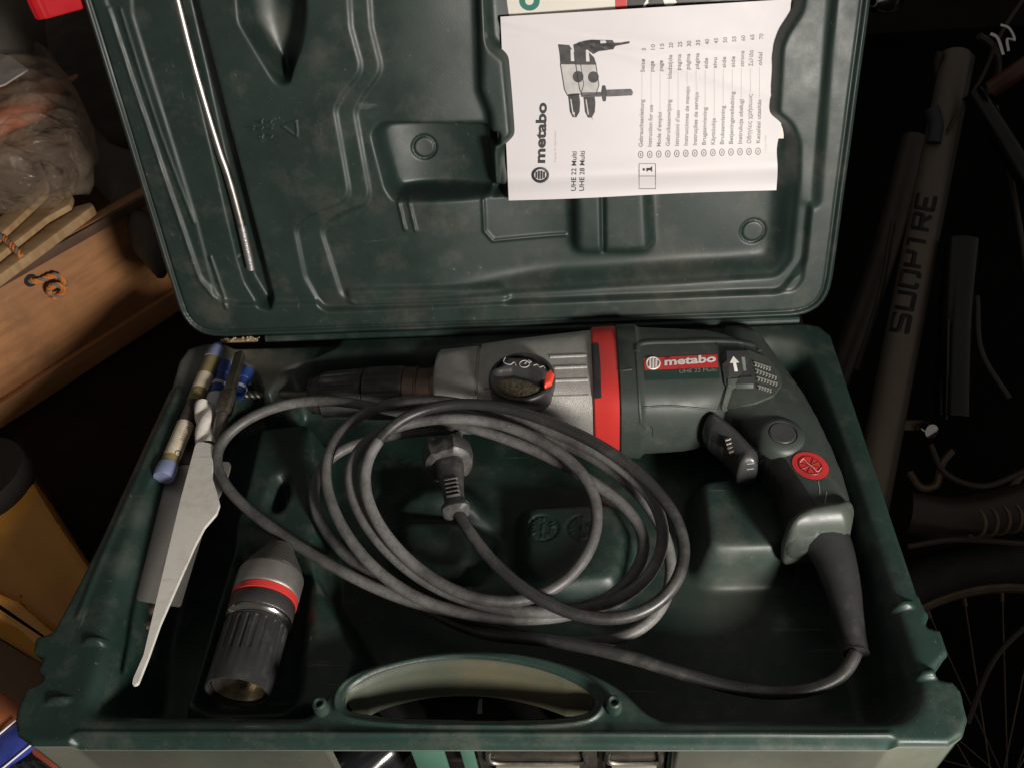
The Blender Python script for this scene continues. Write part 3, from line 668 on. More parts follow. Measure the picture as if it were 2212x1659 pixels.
# vents at the rear: slots with small bright teeth
vb = bvh_of(cap, motor, handle)
mw = MB()
for (x0, y0, x1, y1, nT) in ((1470, 405, 1580, 442, 6), (1480, 452, 1620, 505, 7), (1490, 502, 1625, 545, 7), (1495, 560, 1585, 588, 5)):
    for k in range(nT):
        t = (k + .5) / nT; x = x0 + (x1 - x0) * t; y = y0 + (y1 - y0) * t
        mw.add(*drape_line(vb, zz([(x, y), (x + 5, y + 21)]), .00085, .0004, 6, 5, False))
    mw.add(*drape_line(vb, zz([(x0, y0), (x1, y1)]), .0007, .0004, 6, 8, False))
mw.build('vent_ribs', mat('pale_vent_ribs', (0.30, 0.30, 0.27), 0.35, var=0.1), cap)
mw = MB()
for (x0, y0, x1, y1) in ((1475, 412, 1585, 450), (1485, 460, 1625, 514), (1495, 510, 1630, 555), (1500, 570, 1590, 597)):
    mw.add(*drape_line(vb, zz([(x0, y0 + 6), (x1, y1 + 6)]), .0014, -.0004, 6, 8, False))
mw.build('vent_slots', M_BLACK, cap)
# labels
lab = decal(mb_, zz([(735, 378), (1225, 353), (1232, 440), (745, 458)]), 6, 0.0004, 'brand_label', M_REDLBL, ham)
lab2 = decal(mb_, zz([(745, 459), (1232, 441), (1243, 508), (750, 524)]), 6, 0.00035, 'type_label', M_DKLBL, ham)
def on(bv, off): return lambda x, y: hit(bv, x, y, off)
def Z7(x, y): return np.array(zz([(x, y)])[0])
mw = MB(); ex = Z7(1210, 388) - Z7(870, 412)
text_on(mw, on(mb_, .0008), 'metabo', Z7(876, 428), ex, Z7(876, 380) - Z7(876, 428), np.linalg.norm(ex), 0.035)
mw.build('label_lettering', M_WHITE, lab, smooth=False)
mw = MB(); c = Z7(800, 413)
for rr in (44,):
    mw.add(*drape_line(mb_, [Z7(800 + rr * math.cos(a), 413 + rr * .85 * math.sin(a)) for a in np.linspace(0, 2 * math.pi, 25)], .0006, .0006, 6, 2))
for dx in (-20, 0, 20): mw.add(*drape_line(mb_, [Z7(800 + dx, 380 + abs(dx) * .4), Z7(800 + dx, 446 - abs(dx) * .4)], .0008, .0005, 6, 4, False))
mw.build('label_emblem', M_WHITE, lab)
mw = MB(); ex = Z7(1218, 452) - Z7(975, 466)
text_on(mw, on(mb_, .0008), 'UHE 22 Multi', Z7(975, 480), ex, Z7(975, 456) - Z7(975, 480), np.linalg.norm(ex), 0.0)
mw.build('type_lettering', M_GREYPR, lab2, smooth=False)
# seams, steps and mouldings of the housing
each('seam', [drape_line(mb_, zz([(1275, 577), (1258, 630), (1228, 720)]), .00045, .0, 6, 8), drape_line(mb_, zz([(1220, 245), (1222, 300)]), .00035, .0, 6, 6, False)], M_BLACK, motor)
each('housing_moulding', [drape_line(mb_, zz([(690, 330), (705, 290), (760, 275), (1000, 268), (1220, 262), (1400, 275), (1490, 300), (1510, 330)]), .0022, -.0010, 8, 8),
     drape_line(mb_, zz([(688, 345), (695, 440), (705, 600), (712, 740), (722, 800), (745, 835), (785, 838), (800, 825), (802, 890)]), .0011, -.0005, 8, 8),
     drape_line(mb_, zz([(560, 460), (660, 448)]), .0008, -.0003, 8, 6, False), drape_line(mb_, zz([(725, 700), (900, 690), (1100, 705), (1225, 722)]), .0008, -.0003, 8, 8)], M_TGREEN, motor)
# lock button on the handle
c0 = hit(hb, *Z7(1655, 890), 0)
mk('button_collar', *lathe([(-.006, .0155), (.0002, .0150), (.0022, .0125), (.0034, .0098), (.0034, .0090), (.0020, .0085)], c0, (0.05, -0.08, 1), 36), M_TGREEN, handle, angle=50)
mk('lock_button', *lathe([(-.002, .0083), (.0030, .0083), (.0036, .0076), (.0034, .0035), (.0033, .0002)], c0, (0.05, -0.08, 1), 30), M_SWITCH, handle)
# red round sticker
st = [Z7(1845 + 120 * math.cos(a) + 12 * math.sin(a), 1090 + 90 * math.sin(a) + 18 * math.cos(a)) for a in np.linspace(0, 2 * math.pi, 40, endpoint=False)]
stk = decal(hb, st, 3, .0005, 'round_sticker', M_REDLBL, handle)
mw = MB(); M_DKRED = mat('dark_red_print', (0.16, 0.015, 0.015), 0.5); 
ring = lambda rx, n=30: [Z7(1845 + rx * math.cos(a) + 8 * math.sin(a), 1090 + rx * .76 * math.sin(a) + 12 * math.cos(a)) for a in np.linspace(0, 2 * math.pi, n)]
mw.add(*drape_line(hb, ring(76), .0004, .0006, 5, 2))
for k in range(4):
    a = k * math.pi / 4 + .3; mw.add(*drape_line(hb, [Z7(1845 - 70 * math.cos(a), 1090 - 54 * math.sin(a)), Z7(1845 + 70 * math.cos(a), 1090 + 54 * math.sin(a))], .0003, .0006, 5, 6, False))
mw.build('sticker_print', M_DKRED, stk)
mw = MB(); mw.add(*drape_line(hb, [Z7(1775, 1068), Z7(1800, 1045), Z7(1830, 1078), Z7(1860, 1100), Z7(1895, 1130), Z7(1918, 1105)], .0004, .0007, 5, 8))
mw.build('sticker_swirl', mat('pale_red_print', (0.6, 0.22, 0.2), 0.5), stk)
mw = MB()
mw.add(*drape_line(hb, [Z7(1897, 1190), Z7(1905, 1235), Z7(1908, 1275)], .0003, .0001, 5, 6)); mw.add(*drape_line(hb, [Z7(1952, 1262), Z7(1945, 1330), Z7(1940, 1368)], .00035, .0001, 5, 6))
mw.build('scratches', mat('scratch_pale', (0.22, 0.23, 0.21), 0.6), handle)
# gearbox: ribs and slot
each('cooling_rib', [drape_line(gb, zz([(x0, y0), (x1, y1)]), .0013, -.0003, 8, 10, False) for (y0, y1, x0, x1) in ((368, 358, 118, 358), (440, 432, 148, 362), (524, 517, 150, 368), (632, 624, 105, 376))]
     + [drape_line(gb, [(1046, y), (1092, y - 3)], .0011, -.0003, 8, 6, False) for y in (838, 864)], M_ALU, gear)
decal(gb, zz([(393, 285), (440, 280), (452, 420), (458, 640), (412, 642), (402, 450)]), 3, .0006, 'vent_opening', M_BLACK, band)
# mode knob
kc = hit(gb, 1128, 842, 0); kc = pz(1127, 812, kc[2] + 0.0115); kz = kc[2]; KR = 0.0225
kd = np.array([0.02, -0.06, 1.0])
knob = mk('mode_knob', *lathe([(-.016, KR * .97), (-.003, KR), (-.0008, KR * .985), (0, KR * .95), (0, KR * .87), (-.0022, KR * .84), (-.0030, KR * .4), (-.003, .0005)], kc, kd, 48), M_BLACK, ham, angle=40)
gp = []; 
ga = math.radians(-12)
ax = np.array([math.cos(ga), math.sin(ga), 0]); ay = np.array([-math.sin(ga), math.cos(ga), 0])
G2 = [kc[:2] + (ax * x + ay * y)[:2] * KR for x, y in ((-1.02, .0), (-.72, .20), (-.66, .62), (-.1, .68), (.55, .50), (.80, .22), (.84, -.10), (.70, -.2), (.2, .02), (-.3, .08), (-.75, -.08))]
mk('knob_grip', *inflate(fillet(np.array(G2), .0012), kz - .001, 0.0050, 0.0045, 0.0009, None, 2.0), M_SWITCH, knob, angle=0)
M_GRIME = mat('grimy_black', (0.04, 0.035, 0.022), 0.75, var=0.5, vscale=700, bump=0.9, bscale=2500, dust=(0.20, 0.15, 0.07), dscale=500, dth=(0.46, 0.6))
G3 = [kc[:2] + (ax * x + ay * y)[:2] * KR for x, y in ((-.72, -.14), (-.3, .02), (.2, -.04), (.66, -.26), (.62, -.52), (.1, -.80), (-.35, -.76), (-.66, -.48))]
mk('knob_hollow', *inflate(fillet(np.array(G3), .002), kz - .003, 0.0016, 0.008, 0.0009, None, 2.0), M_GRIME, knob, angle=0)
G4 = [kc[:2] + (ax * x + ay * y)[:2] * KR for x, y in ((.66, .08), (.80, .36), (.97, .16), (.97, -.22), (.78, -.42), (.70, -.18))]
mk('knob_pointer', *inflate(np.array(G4), kz + .0005, 0.0024, 0.002, 0.0007, None, 2.5), mat('orange_red', (0.80, 0.06, 0.03), 0.45), knob, angle=0)
mw = MB()
K = lambda x, y: np.array([*(kc[:2] + (ax * x + ay * y)[:2] * KR), kz + .0042])
mw.add(*tube(spline([K(-.62, .50), K(-.62, .30), K(-.40, .22), K(-.30, .34), K(-.22, .22)], 6), .0003, 5))
mw.add(*tube(spline([K(.02 + .15 * math.cos(a), .32 + .15 * math.sin(a)) for a in np.linspace(.8, 6.6, 12)], 3), .0003, 5))
mw.add(*tube(np.array([K(.02, .32), K(.08, .46)]), .0003, 5)); mw.add(*tube(np.array([K(.10, .50), K(.2, .44), K(.12, .38)]), .0003, 5))
mw.add(*tube(spline([K(.30, .30), K(.40, .36), K(.5, .26), K(.60, .32), K(.66, .24)], 5), .00025, 5))
mw.build('knob_symbols', M_INKL, knob)

# ---- cable, one continuous run from the boot to the plug
CB = [(1849, 1408, -.021), (1828, 1456, -.024), (1762, 1490, -.027), (1660, 1500, -.028), (1540, 1477, -.026), (1420, 1436, -.023), (1300, 1402, -.022), (1180, 1380, -.024), (1080, 1360, -.028), (960, 1325, -.032), (850, 1278, -.032), (760, 1215, -.028), (698, 1145, -.022), (672, 1078, -.016), (688, 1010, -.008), (745, 962, -.002), (850, 937, .002), (980, 925, .002), (1120, 928, .002), (1240, 962, -.002), (1345, 1028, -.008), (1415, 1105, -.014), (1450, 1190, -.020), (1450, 1275, -.024), (1410, 1345, -.027), (1330, 1385, -.028), (1230, 1392, -.028), (1110, 1372, -.026),
      (1000, 1338, -.020), (900, 1306, -.016), (780, 1258, -.012), (660, 1188, -.011), (545, 1112, -.008), (478, 1042, .000), (462, 985, .006), (490, 935, .011), (560, 888, .016), (660, 862, .021), (760, 868, .023), (870, 892, .022), (990, 915, .018), (1110, 950, .012), (1230, 1008, .004), (1330, 1072, -.004), (1388, 1135, -.012), (1395, 1200, -.016), (1350, 1270, -.018), (1260, 1325, -.018), (1130, 1347, -.013), (1000, 1330, -.011), (880, 1286, -.009), (780, 1205, -.008), (718, 1105, -.004), (698, 1020, .004), (722, 940, .012), (790, 885, .020), (880, 862, .026), (980, 866, .028),
      (1090, 893, .024), (1210, 938, .016), (1310, 985, .008), (1400, 1055, .000), (1438, 1135, -.006), (1425, 1215, -.010), (1370, 1280, -.012), (1280, 1318, -.010), (1170, 1322, -.006), (1050, 1308, -.004), (930, 1268, -.003), (825, 1185, -.002), (760, 1085, .002), (752, 1010, .008), (785, 950, .014), (870, 912, .019), (985, 898, .020), (1090, 915, .016), (1190, 960, .009), (1268, 1025, .002), (1296, 1105, -.004), (1278, 1190, -.006), (1215, 1265, -.004), (1120, 1302, .001), (1010, 1295, .003), (890, 1225, .004), (808, 1125, .007), (780, 1035, .012), (805, 960, .019), (870, 900, .027), (960, 872, .033), (1060, 872, .034), (1170, 902, .028), (1290, 955, .018), (1390, 1025, .008), (1462, 1110, .001), (1485, 1195, -.004), (1455, 1280, -.006), (1370, 1335, -.004), (1265, 1338, .002), (1165, 1298, .008), (1085, 1238, .008), (1020, 1160, .006), (985, 1100, .005)]
CR = 0.0036
cp = []
for k, (x, y, z) in enumerate(CB):
    if k > 8:
        lay = (k - 8) / 19.5; z = np.interp(y, [860, 960, 1150, 1340], [.001, -.004, -.022, -.038]) + lay * 0.0078
        if k > len(CB) - 8: z -= 0.006 * (k - len(CB) + 8) / 8
    cp.append(pz(x, y, z + (.004 if k <= 8 else 0.0)))
cp = spline(np.array(cp), 14); nC = len(cp)
# keep every turn of the cable clear of the others
Lc = np.concatenate([[0], np.cumsum(np.linalg.norm(np.diff(cp, axis=0), axis=1))])
far = np.abs(Lc[None, :] - Lc[:, None]) > 0.03; ker = np.hanning(35); ker /= ker.sum()
for it in range(60):
    D_ = cp[None, :, :] - cp[:, None, :]; dist = np.sqrt((D_ ** 2).sum(-1)) + 1e-9
    pen = np.where(far & (dist < 2.05 * CR), 2.05 * CR - dist, 0)
    if pen.max() < .0003: break
    mv = -(D_ / dist[:, :, None] * pen[:, :, None]).sum(1) * 0.25; mv[:, 2] *= 1.6
    for a_ in range(3): mv[:, a_] = np.convolve(np.pad(mv[:, a_], 17, mode='edge'), ker, 'valid') * 2.2
    mv = np.clip(mv, -.0012, .0012); mv[:3] = 0; mv[-3:] = 0; cp = cp + mv
    for a_ in range(3): cp[:, a_] = .5 * cp[:, a_] + .5 * np.convolve(np.pad(cp[:, a_], 3, mode='reflect', reflect_type='odd'), np.ones(7) / 7, 'valid')
cable = mk('power_cable', *tube(cp, CR, 12), M_CABLE, ham, angle=0)
cable.data.materials.append(mat('cleaner_black_cable', (0.024, 0.0235, 0.023), 0.40, var=0.25, vscale=30, dust=(0.12, 0.115, 0.105), dscale=30, dth=(0.50, 0.74), bump=0.06, bscale=700, specks=(.2, .19, .18)))
ri = np.repeat(np.arange(nC - 1), 12); mi_ = np.zeros(len(cable.data.polygons), int); mi_[:len(ri)] = ((ri < 9 * 14) | (ri > nC - 15 * 14)).astype(int); cable.data.polygons.foreach_set('material_index', mi_)
# plug: round head with side wings, tapered grip, flared end
pe = cp[-1]; pt = pz(962, 955, .004); pdir = (pt - pe) / np.linalg.norm(pt - pe); _, pa, pb_ = frame(pdir)
M_PLUG = mat('dusty_black_rubber', (0.040, 0.039, 0.038), 0.5, var=0.25, vscale=120, dust=(0.13, 0.125, 0.115), dscale=120, dth=(0.45, 0.75))
Lp = np.linalg.norm(pt - pe)
def rect_loft(secs, o, d, a, b, e=3.0, seg=28):
    V = []
    for (s, ra, rb) in secs:
        for k in range(seg):
            t = 2 * math.pi * k / seg; ct, st_ = math.cos(t), math.sin(t)
            V.append(o + d * s + a * ra * math.copysign(abs(ct) ** (2 / e), ct) + b * rb * math.copysign(abs(st_) ** (2 / e), st_))
    n = len(secs)
    Fc = [(i * seg + k, i * seg + (k + 1) % seg, (i + 1) * seg + (k + 1) % seg, (i + 1) * seg + k) for i in range(n - 1) for k in range(seg)]
    return V, Fc + [tuple(range(seg))[::-1], tuple((n - 1) * seg + k for k in range(seg))]
plug = mk('plug', *rect_loft([(-.004, .0042, .0042), (-.002, .0080, .0062), (.001, .0086, .0064), (.003, .0068, .0056), (.008, .0060, .0054), (.020, .0068, .0062), (.034, .0084, .0080), (.044, .0098, .0092), (.050, .0090, .0080)], pe, pdir, pa, pb_, 3.2), M_PLUG, cable, angle=40)
ph = pe + pdir * 0.050
mk('plug_head', *lathe([(-.010, .0120), (-.008, .0150), (-.002, .0162), (.003, .0162), (.006, .0150), (.006, .0120), (.0035, .0112)], ph, pdir, 36, lambda i, s, t: 1 - 0.16 * (abs(math.sin(t + .2)) > 0.93)), M_PLUG, plug, angle=35)
each('plug_pin', [tube(np.array([ph + pa * s_ * .0095 + pdir * .003, ph + pa * s_ * .0095 + pdir * .022]), .0023, 10) for s_ in (-1, 1)], M_STEEL, plug)
each('grip_ridge', [obox(pe + pdir * (.006 + .0035 * k) + pb_ * (.0058 + .0002 * k), (pa, pdir, pb_), (.0042, .0007, .0012), .0004) for k in range(5)], M_PLUG, plug)

# ==================================================================== LOOSE THINGS IN THE CASE
# bit clamped in the hammer's tool holder
a = pz(528, 852, -.018); b = pz(690, 853, -.013); Lb = np.linalg.norm(b - a)
bit = thing('masonry_bit', 'grey spiral drill bit sticking out of the hammer chuck to the left', 'drill bit', tuple(a))
def helix_bit(o, d, L, r, turns, seg=20, n=60, depth_=0.35):
    d, u, v = frame(d); V = []
    for i in range(n + 1):
        s = i / n; ph_ = s * turns * 2 * math.pi; tip = min(1, s * n / 4)
        for k in range(seg):
            t = 2 * math.pi * k / seg; rr = r * (1 - depth_ * (0.5 + 0.5 * math.cos(2 * (t - ph_))) ** 1.6) * (0.15 + 0.85 * tip)
            V.append(o + d * L * s + rr * (math.cos(t) * u + math.sin(t) * v))
    Fc = [(i * seg + k, i * seg + (k + 1) % seg, (i + 1) * seg + (k + 1) % seg, (i + 1) * seg + k) for i in range(n) for k in range(seg)]
    return V, Fc + [tuple(range(seg))[::-1]]
mk('flute', *helix_bit(a, b - a, Lb * .5, .0034, 3.2), M_DKSTEEL, bit)
mk('shank', *tube(np.array([a + (b - a) * .5, b]), .0033, 16), M_DKSTEEL, bit)
# loose keyless chuck
kz0 = -.0165
ca = pz(601, 1196, kz0 + .001); cbm = pz(512, 1497, kz0 + .002); cl = np.linalg.norm(cbm - ca); cdv = (cbm - ca) / cl
ch = thing('keyless_chuck', 'loose grey keyless drill chuck with red ring, lying in the left front recess', 'drill chuck', tuple(pz(550, 1350, -.038)))
T_ = lambda y: (y - 1196) / (1497 - 1196) * cl
kn = lambda n, a_: (lambda i, s, t: 1 - a_ * (0.5 + 0.5 * math.sin(n * t)))
mk('nose_cone', *lathe([(T_(1180), .0050), (T_(1182), .0088), (T_(1196), .0106), (T_(1230), .0168), (T_(1246), .0188), (T_(1248), .0182)], ca, cdv, 48), mat('dull_black_metal', (.085, .080, .073), .42, metal=.3, var=.2), ch, angle=30)
mk('front_sleeve', *lathe([(T_(1246), .0188), (T_(1250), .0196), (T_(1254), .0199), (T_(1292), .0199), (T_(1297), .0196), (T_(1298), .0190)], ca, cdv, 120, kn(60, .012)), M_KNURL, ch, angle=0)
mk('red_ring', *lathe([(T_(1298), .0186), (T_(1299), .0196), (T_(1312), .0196), (T_(1313), .0188)], ca, cdv, 48), M_RED, ch, angle=30)
mk('middle_sleeve', *lathe([(T_(1313), .0188), (T_(1315), .0194), (T_(1344), .0194), (T_(1347), .0190)], ca, cdv, 120, kn(60, .02)), mat('dark_knurled_metal', (0.075, 0.072, 0.07), 0.4, metal=0.6, bump=.3, bscale=1500), ch, angle=0)
mk('steel_collar', *lathe([(T_(1346), .0186), (T_(1348), .0193), (T_(1353), .0194), (T_(1357), .0186), (T_(1360), .0170), (T_(1372), .0168)], ca, cdv, 60), mat('grey_steel', (0.36, 0.35, 0.33), 0.25, metal=1.0), ch, angle=30)
rear = mk('rear_sleeve', *lathe([(T_(1362), .0160), (T_(1363), .0178), (T_(1368), .0181), (T_(1372), .0181), (T_(1432), .0181), (T_(1438), .0181), (T_(1488), .0179), (T_(1496), .0177), (T_(1497), .0168), (T_(1494), .0160), (T_(1440), .0156)], ca, cdv, 144,
      lambda i, s, t: (1 - 0.045 * (math.sin(22 * t) > 0.35)) if 3 <= i <= 4 else 1, caps=False), M_BLACK, ch, angle=30)
mk('bore', *lathe([(T_(1486), .0150), (T_(1488), .0143), (T_(1478), .0136), (T_(1440), .0132), (T_(1438), .0040), (T_(1425), .0038), (T_(1424), .0002)], ca, cdv, 48, caps=False), M_BRASS, ch, angle=30)

# clear tube with blue end caps
ta = pz(470, 752, .002); tbb = pz(352, 1032, -.004); td = (tbb - ta); tl = np.linalg.norm(td); td /= tl
tu = thing('bit_tube', 'slim olive and clear tube with pale blue end caps against the left rim', 'bit tube', tuple(tbb - np.array([0, 0, .006])))
M_BLUECAP = mat('pale_blue_plastic', (0.17, 0.20, 0.32), 0.45, var=0.1, vscale=100, dust=(.4, .42, .5), dscale=90)
M_BLUE = mat('blue_plastic', (0.022, 0.050, 0.20), 0.35, var=0.15)
M_OLIVEL = mat('olive_label', (0.20, 0.165, 0.075), 0.45, var=0.12, vscale=150)
M_BROWNT = mat('smoked_tube', (0.060, 0.050, 0.038), 0.25, var=0.2)
M_PLABEL = mat('cream_label', (0.55, 0.48, 0.36), 0.6, var=0.15, vscale=200)
R0 = .0060
def seg_l(a_, b_, r, **k): return lathe([(tl * a_, r), (tl * b_, r)], ta, td, 28)
mk('tube_body', *seg_l(.03, .97, R0 * .9), M_BROWNT, tu)
mk('end_cap', *lathe([(0, R0 * .5), (.0005, R0 * .85), (tl * .02, R0 * .95), (tl * .05, R0), (tl * .085, R0 * 1.08), (tl * .10, R0 * 1.08), (tl * .10, R0 * .9)], ta, td, 28), M_BLUECAP, tu)
mk('cap_plug', *lathe([(-.003, R0 * .45), (-.0026, R0 * .62), (.001, R0 * .66)], ta, td, 20), M_BLUE, tu)
mk('olive_sleeve', *seg_l(.10, .27, R0 * .97), M_OLIVEL, tu); mk('torn_label', *seg_l(.24, .36, R0 * 1.0), M_PLABEL, tu); mk('olive_sleeve', *seg_l(.36, .46, R0 * .97), M_OLIVEL, tu)
lbl = mk('printed_band', *seg_l(.62, .86, R0 * .98), M_PLABEL, tu); mk('olive_sleeve', *seg_l(.86, .915, R0 * .97), M_OLIVEL, tu)
mk('end_cap', *lathe([(tl * .91, R0 * .9), (tl * .91, R0 * 1.1), (tl * .93, R0 * 1.15), (tl * .985, R0 * 1.18), (tl * 1.0, R0 * 1.05), (tl * 1.0, R0 * .2)], ta, td, 28), M_BLUECAP, tu)
lb = bvh_of(lbl); mw = MB()
for k in range(9):
    t = .63 + .012 * k; c = ta + td * tl * t; 
    s2 = RC @ (c - CAM); px = s2[0] / s2[2] * F + 1106; py = s2[1] / s2[2] * F + 829.5
    mw.add(*drape_line(lb, [(px + 2, py + 1), (px + 9, py + 3)], .0003, .0002, 4, 4, False))
mw.add(*drape_line(lb, [(384 + 6 * math.cos(a), 980 + 7 * math.sin(a)) for a in np.linspace(0, 6.28, 12)], .0003, .0002, 4, 2))
mw.build('band_print', M_INK, lbl)

# two blue-collared drill bit holders behind
for k, (p0, p1, r, lab_) in enumerate((((487, 784), (462, 868), .0050, 'blue collared white bit holder half hidden behind the clear tube'), ((536, 800), (505, 868), .0050, 'blue collared bit holder partly hidden under the dark chisel shank'))):
    a = pz(*p0, -.002); b = pz(*p1, -.003); d = b - a; l = np.linalg.norm(d); d /= l
    t_ = thing('bit_holder', lab_, 'bit holder', tuple(b - np.array([0, 0, .006])), 'blue collared bit holders in the left compartment')
    mk('blue_collar', *lathe([(0, r * .7), (.001, r), (l * .30, r), (l * .32, r * .85), (l * .48, r * .85), (l * .5, r * 1.05), (l * .8, r * 1.05), (l * .82, r * .8)], a, d, 26), M_BLUE, t_, angle=30)
    each('white_stripe', [lathe([(l * q, r * 1.065), (l * (q + .02), r * 1.065)], a, d, 26) for q in (.56, .60)], M_WHITE, t_)
    if k == 0:
        mk('white_stem', *rect_loft([(l * .8, r * .75, r * .75), (l * .86, r * 1.1, r * .9), (l * 1.6, r * 1.0, r * .8), (l * 1.72, r * .6, r * .6)], a, d, frame(d)[1], frame(d)[2]), mat('white_plastic', (0.55, 0.57, 0.60), 0.4, var=.08), t_, angle=40)
# white spiral tip
a = pz(442, 868, .004); b = pz(446, 966, .001); l = np.linalg.norm(b - a)
ws = thing('spiral_bit', 'white wide-fluted spiral bit just above the white blade', 'drill bit', tuple(b - np.array([0, 0, .006])))
mk('flute', *helix_bit(a, b - a, l, .0072, .9, 28, 50, .38), mat('white_enamel', (0.62, 0.58, 0.52), 0.35, var=.12, vscale=80, dust=(.25, .22, .18), dscale=150), ws)
# dark square chisel shank
a = pz(521, 762, .010); b = pz(480, 900, .008); e = pz(468, 955, .0)
cs = thing('chisel_shank', 'dark brown metal chisel shank leaning in the left compartment beside the cable loop', 'chisel', tuple(e))
dd = (b - a); ll = np.linalg.norm(dd); dd /= ll; _, u_, v_ = frame(dd)
mk('shank', *rect_loft([(0, .0015, .0020), (.002, .0026, .0030), (ll * .05, .0034, .0036), (ll * .50, .0036, .0038), (ll * .66, .0038, .0038)], a, dd, u_, v_, 5), M_DKSTEEL, cs, angle=30)
mk('collar', *rect_loft([(ll * .65, .0044, .0042), (ll * .67, .0050, .0046), (ll * .93, .0050, .0046), (ll * .96, .0044, .0040)], a, dd, u_, v_, 6), mat('worn_dark_steel', (.12, .105, .085), .45, metal=.7, var=.4, vscale=250, bump=.5, bscale=900), cs, angle=30)
mk('lower_shank', *tube(np.array([a + dd * ll * .95, e]), .0042, 12), M_DKSTEEL, cs)

def plate(pts, zs, th, name, m, parent=None, step=3.0, n=None):
    """thin sheet cut to a measured outline; zs gives height of its top along the outline's y"""
    poly = np.asarray(pts, float); lo = poly.min(0) - step; hi = poly.max(0) + step
    P, Q, bd = grid2d(lo[0], hi[0], lo[1], hi[1], step, lambda x: sd_poly(x, poly))
    T = np.array([pz(x, y, zs(x, y)) for x, y in P]); B = T - [0, 0, th]; n_ = len(T)
    Fc = [tuple(q) for q in Q] + [tuple(q[::-1] + n_) for q in Q] + [(a, b, b + n_, a + n_)[::-1] for a, b in boundary(Q)]
    Fc = [f[::-1] for f in Fc]
    return mk(name, np.vstack([T, B]), Fc, m, parent, angle=40)
M_BLADE = mat('off_white_enamel', (0.62, 0.60, 0.55), 0.40, var=0.07, vscale=40, dust=(0.30, 0.27, 0.22), dscale=38, dth=(0.50, 0.80), scratch=((.16, .14, .11), .62, .8), specks=(.15, .13, .1))
bl = plate(fillet(np.array([(424, 952), (463, 959), (457, 1028), (468, 1063), (474, 1088), (467, 1108), (441, 1138), (420, 1178), (380, 1268), (345, 1348), (320, 1418), (297, 1476), (285, 1480), (288, 1464), (310, 1414), (330, 1329), (360, 1203), (390, 1078)]), 14, 4),
           lambda x, y: .004 - .010 * (y - 950) / 530 + .0025 * math.cos((y - 950) / 530 * 3.0), .0022, 'blade', M_BLADE)
tag(bl, 'long off-white enamelled narrow blade lying slanted in the left compartment', 'blade')
gp_ = plate(fillet(np.array([(350, 1034), (385, 1005), (500, 996), (488, 1040), (462, 1092), (436, 1150), (402, 1260), (388, 1308), (330, 1300), (262, 1286), (246, 1278), (246, 1262), (280, 1188)]), 9),
            lambda x, y: -.012 - .006 * (y - 1000) / 300, .0018, 'spatula_plate', mat('grey_plate', (0.34, 0.33, 0.305), 0.40, metal=.55, var=.14, vscale=30, scratch=((.12, .11, .1), .63, .8), dust=(.16, .145, .12), dscale=30, dth=(.5, .75)))
tag(gp_, 'wide grey flat scraper plate lying under the white blade', 'scraper')
a = pz(358, 860 + 40, -.012); b = pz(345, 1110, -.018)
bx_ = plate(fillet(np.array([(405, 868), (432, 890), (425, 985), (392, 1075), (372, 1082), (362, 1060), (392, 960)]), 6), lambda x, y: -.010 - .004 * (y - 870) / 200, .006, 'bit_box', mat('dark_brown_plastic', (.030, .025, .022), .35, var=.15))
tag(bx_, 'narrow dark brown box between the clear tube and the white blade', 'box')
a = pz(232, 1512, -.040); b = pz(345, 1300, -.036); l = np.linalg.norm(b - a)
db = thing('dark_drill_bit', 'dark spiral drill bit with pointed tip at the front end of the left compartment', 'drill bit', tuple(a - np.array([0, 0, .005])))
mk('flute', *helix_bit(a, b - a, l, .0068, 2.2, 24, 60, .35), mat('brown_steel_bit', (.085, .062, .048), .5, metal=.5, var=.3), db)
mk('carbide_tip', *obox(a + (b - a) / l * .004, (frame(b - a)[0], frame(b - a)[1], frame(b - a)[2]), (.006, .0030, .0010), .0006), M_STEEL, db)

# steel rod kept in the lid
rp = np.array([lidw([plid(x, y, -.0045)], [-.0045])[0] for x, y in ((352, -120), (383, 0), (424, 160), (475, 330), (490, 372), (520, 480), (543, 582))])
rod = thing('depth_rod', 'long thin steel rod clipped in the groove of the lid', 'rod', tuple(rp[-1]))
rr_ = spline(rp, 12)
mk('rod_shaft', *tube(rr_[:-10], .0029, 14), M_STEEL, rod)
mk('rod_tip', *tube(rr_[-12:], .0031, 14), mat('dull_rod_tip', (.42, .41, .40), .45, metal=.9, bump=.3, bscale=900), rod)

# ==================================================================== PAPERS IN THE LID
def bil(c, s, t): return c[0] * (1 - s) * (1 - t) + c[1] * s * (1 - t) + c[2] * s * t + c[3] * (1 - s) * t
MC = [np.array(p, float) for p in ((1099, 434), (1677, 411), (1709, -1), (1081, 37))]     # bottom-left, bottom-right, top-right, top-left
def man_h(s, t):
    return -0.0125 + 0.0030 * math.sin(math.pi * s) + 0.0040 * math.exp(-(t / .07) ** 2) - 0.0026 * math.exp(-((t - .13) / .045) ** 2) + .0012 * math.exp(-(((s - .1) * .5 + t - .93) / .018) ** 2) - .0010 * math.exp(-(((s - .3) * .25 + t - .86) / .03) ** 2) + .0006 * math.sin(9 * s + 3 * t) * math.sin(7 * t + 1) + .0012 * math.sin(3.1 * s + 5 * t) * (1 - t) - .002 * math.exp(-((s - 1) / .12) ** 2)
NM = 46
def man_pt(s, t, dh=0.0):
    h = man_h(s, t) + dh
    p = bil(MC, s, t); p = p + np.array([-6 * math.exp(-((s - 1) / .06) ** 2) * math.exp(-((t - .22) / .08) ** 2), 1.2 * math.sin(7 * s) * (1 - t) ** 6])
    return lidw([plid(p[0], p[1], h)], [h])[0]
man = thing('instruction_manual', 'white instruction booklet with two hammer drills pictured, tucked into the lid', 'booklet', tuple(man_pt(.5, 0)))
